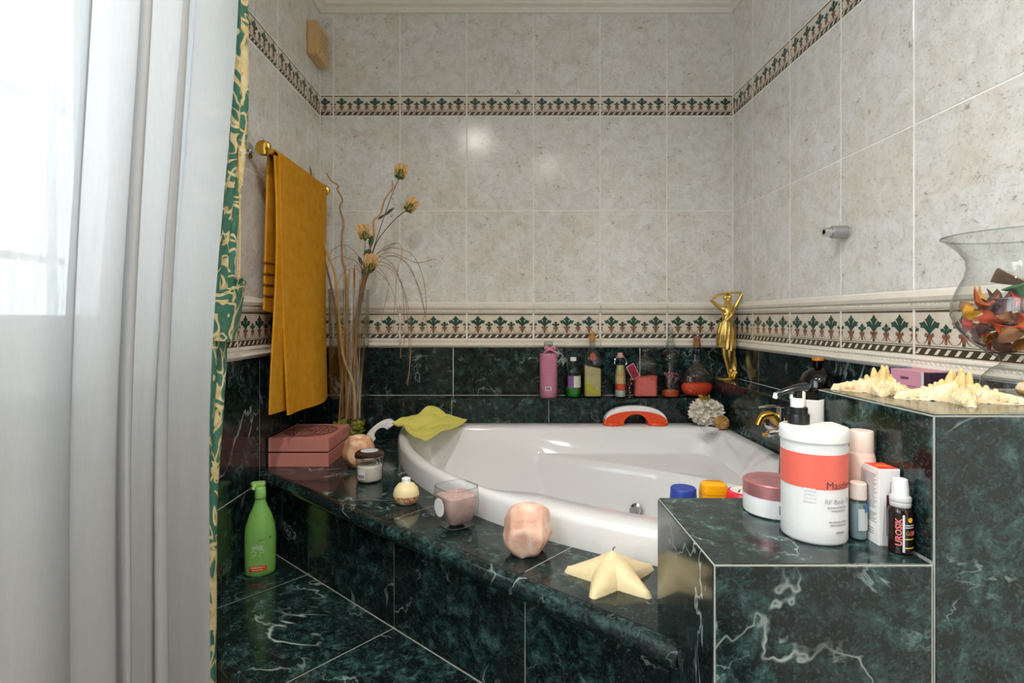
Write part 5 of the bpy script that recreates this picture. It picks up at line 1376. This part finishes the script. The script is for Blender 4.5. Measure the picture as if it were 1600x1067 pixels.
# ---------------------------------------------------------------- bath pouf, raffia ball, dish, cloth, tap
t = thing('bath_pouf', 'ruffled ivory mesh bath pouf in the far corner of the tub rim', 'bath sponge', (.690, 1.896, RIM))
random.seed(9); mb = MB(); M_PF = P('#e6e0d4', .75, var=.06, scale=90)
gold_r = pi * (3 - sqrt(5))
for k in range(70):
    zz = 1 - 2 * (k + .5) / 70; rr = sqrt(1 - zz * zz); a = gold_r * k; d = Vector((rr * cos(a), rr * sin(a), zz))
    q = d.to_track_quat('Z', 'Y').to_matrix().to_4x4() @ Matrix.Rotation(random.uniform(0, 6.28), 4, 'Z')
    ph = random.uniform(0, 6.28); rad0 = random.uniform(.048, .060)
    vf = grid(lambda u, v: ((u - .5) * .042, .0055 * sin(2 * pi * u * 2.2 + ph) * v + .0015 * sin(2 * pi * u * 5 + ph), rad0 * (.45 + .55 * v) + .003 * sin(2 * pi * u * 3 + ph) * v), 14, 4)
    vf = ([tuple(q @ Vector(p)) for p in vf[0]], vf[1]); mb.add(([(x * 1.05, y * .9, .052 + z * .86) for x, y, z in vf[0]], vf[1]), M_PF)
mb.add(tf(ico(3, .036), (0, 0, .050)), M_PF)
link('mesh_ruffles', mb.mesh('mesh_ruffles'), t)
mb = MB()
for k in range(7): mb.add(tf(petal(.024, .018, -.2), (-.008 + .006 * cos(k), -.012 + .004 * sin(k), .092), (R(50) * cos(k * .9), R(50) * sin(k * .9), k)), P('#c9812c' if k % 2 else '#8f7a34', .6))
link('fabric_flower', mb.mesh('fabric_flower'), t)
t = thing('raffia_ball', 'straw coloured raffia ball at the edge of the white dish', 'raffia ball', (.7225, 1.838, RIM))
mb = MB(); M_RF = [P('#c79b5c', .8, var=.2), P('#a97c42', .8, var=.2)]; random.seed(14)
mb.add(tf(ico(2, .020), (0, 0, .025)), M_RF[1])
for k in range(26):
    a0, b0 = random.uniform(0, 6.28), random.uniform(0, 3.14)
    Mx = Matrix.Rotation(a0, 4, 'Z') @ Matrix.Rotation(b0, 4, 'X')
    pts = [Mx @ Vector((.0225 * cos(q * .35), .0225 * sin(q * .35), .004 * sin(q * 1.3))) for q in range(14)]
    mb.add(tube([(p.x, p.y, max(p.z + .025, .002)) for p in pts], .0015, 5), M_RF[k % 2])
link('raffia_windings', mb.mesh('raffia_windings'), t)
tag(part('soap_dish', lathe([(0, .001), (.020, .001), (.028, .006), (.030, .010), (.028, .010), (.020, .004), (0, .004)], 32), P('#e9eaec', .25), None, (.672, 1.815, RIM)), 'shallow white dish on the tub rim beside the bath pouf', 'dish')

cl = [Vector((-.372, 1.785, .808)), Vector((-.262, 1.945, .836)), Vector((-.140, 1.898, .795)), Vector((-.243, 1.628, .790))]
def cloth(u, v):
    p = cl[0] * (1 - u) * (1 - v) + cl[1] * u * (1 - v) + cl[2] * u * v + cl[3] * (1 - u) * v
    w = sin(pi * u) * sin(pi * v)
    z = p.z + .010 * mnoise.noise(Vector((u * 4, v * 4, 2))) + .004 * sin(9 * u + 5 * v) - .014 * w
    return (p.x + .006 * sin(7 * v), p.y + .006 * sin(6 * u), max(z, RIM + .006 if (p.xy - C0).length > 1.06 or p.y > 1.87 else z))
tag(part('cleaning_cloth', sheet(cloth, 26, 30, .004), P('#dbd26a', .9, var=.06, scale=200, bump=.3)), 'yellow cleaning cloth draped over the tub rim', 'cloth')

tap = thing('bath_mixer', 'chrome and brass bath mixer tap with lever and shower hose', 'tap', (XLF, 1.42, CZ - .285))
part('mixer_body', tf(lathe([(0, -.06), (.016, -.06), (.018, -.055), (.018, .055), (.016, .06), (0, .06)], 28), (-.050, 0, 0), (R(90), 0, 0)), M_CHROME, tap)
for yy in (-.045, .045): part('wall_union', tf(lathe([(0, 0), (.024, 0), (.022, .006), (.012, .010), (.012, .045), (0, .045)], 24), (0, yy, 0), (0, R(-90), 0)), M_BRASS, tap)
part('spout', tube(spline([(-.055, 0, .012), (-.075, 0, .034), (-.098, 0, .030), (-.110, 0, .008)], 6), [.011, .009], 14), M_BRASS, tap)
part('diverter', tf(lathe([(0, 0), (.010, 0), (.010, .022), (.006, .026), (0, .026)], 20), (-.062, 0, -.010), (0, R(-100), 0)), M_CHROME, tap)
part('diverter_tip', tf(lathe([(0, 0), (.006, 0), (.005, .010), (0, .011)], 16), (-.087, 0, -.015), (0, R(-100), 0)), M_BRASS, tap)
part('lever_post', tf(lathe([(0, 0), (.012, 0), (.011, .040), (0, .044)], 20), (-.050, 0, .014)), M_CHROME, tap)
part('lever', tube(spline([(-.046, 0, .054), (-.075, -.004, .058), (-.112, -.010, .056)], 6), [.0055, .0035], 10, .6), M_CHROME, tap)
hz = NT('ribbed_hose'); wt = hz.n('ShaderNodeTexWave', i_Scale=120.0, bands_direction='Z'); hz.l(hz.coords(False), wt.inputs['Vector'])
M_HOSE = hz.done(hz.bsdf(hz.ramp(wt.outputs['Fac'], [(.3, lin('#6f7274')), (.7, lin('#d0d2d4'))]), .2, .9))
part('shower_hose', tube(spline([(-.050, -.005, -.016), (-.052, -.012, -.05), (-.064, -.03, -.085), (-.078, -.055, -.130), (-.098, -.090, -.158), (-.125, -.14, -.1645)], 10), .0065, 12), M_HOSE, tap)
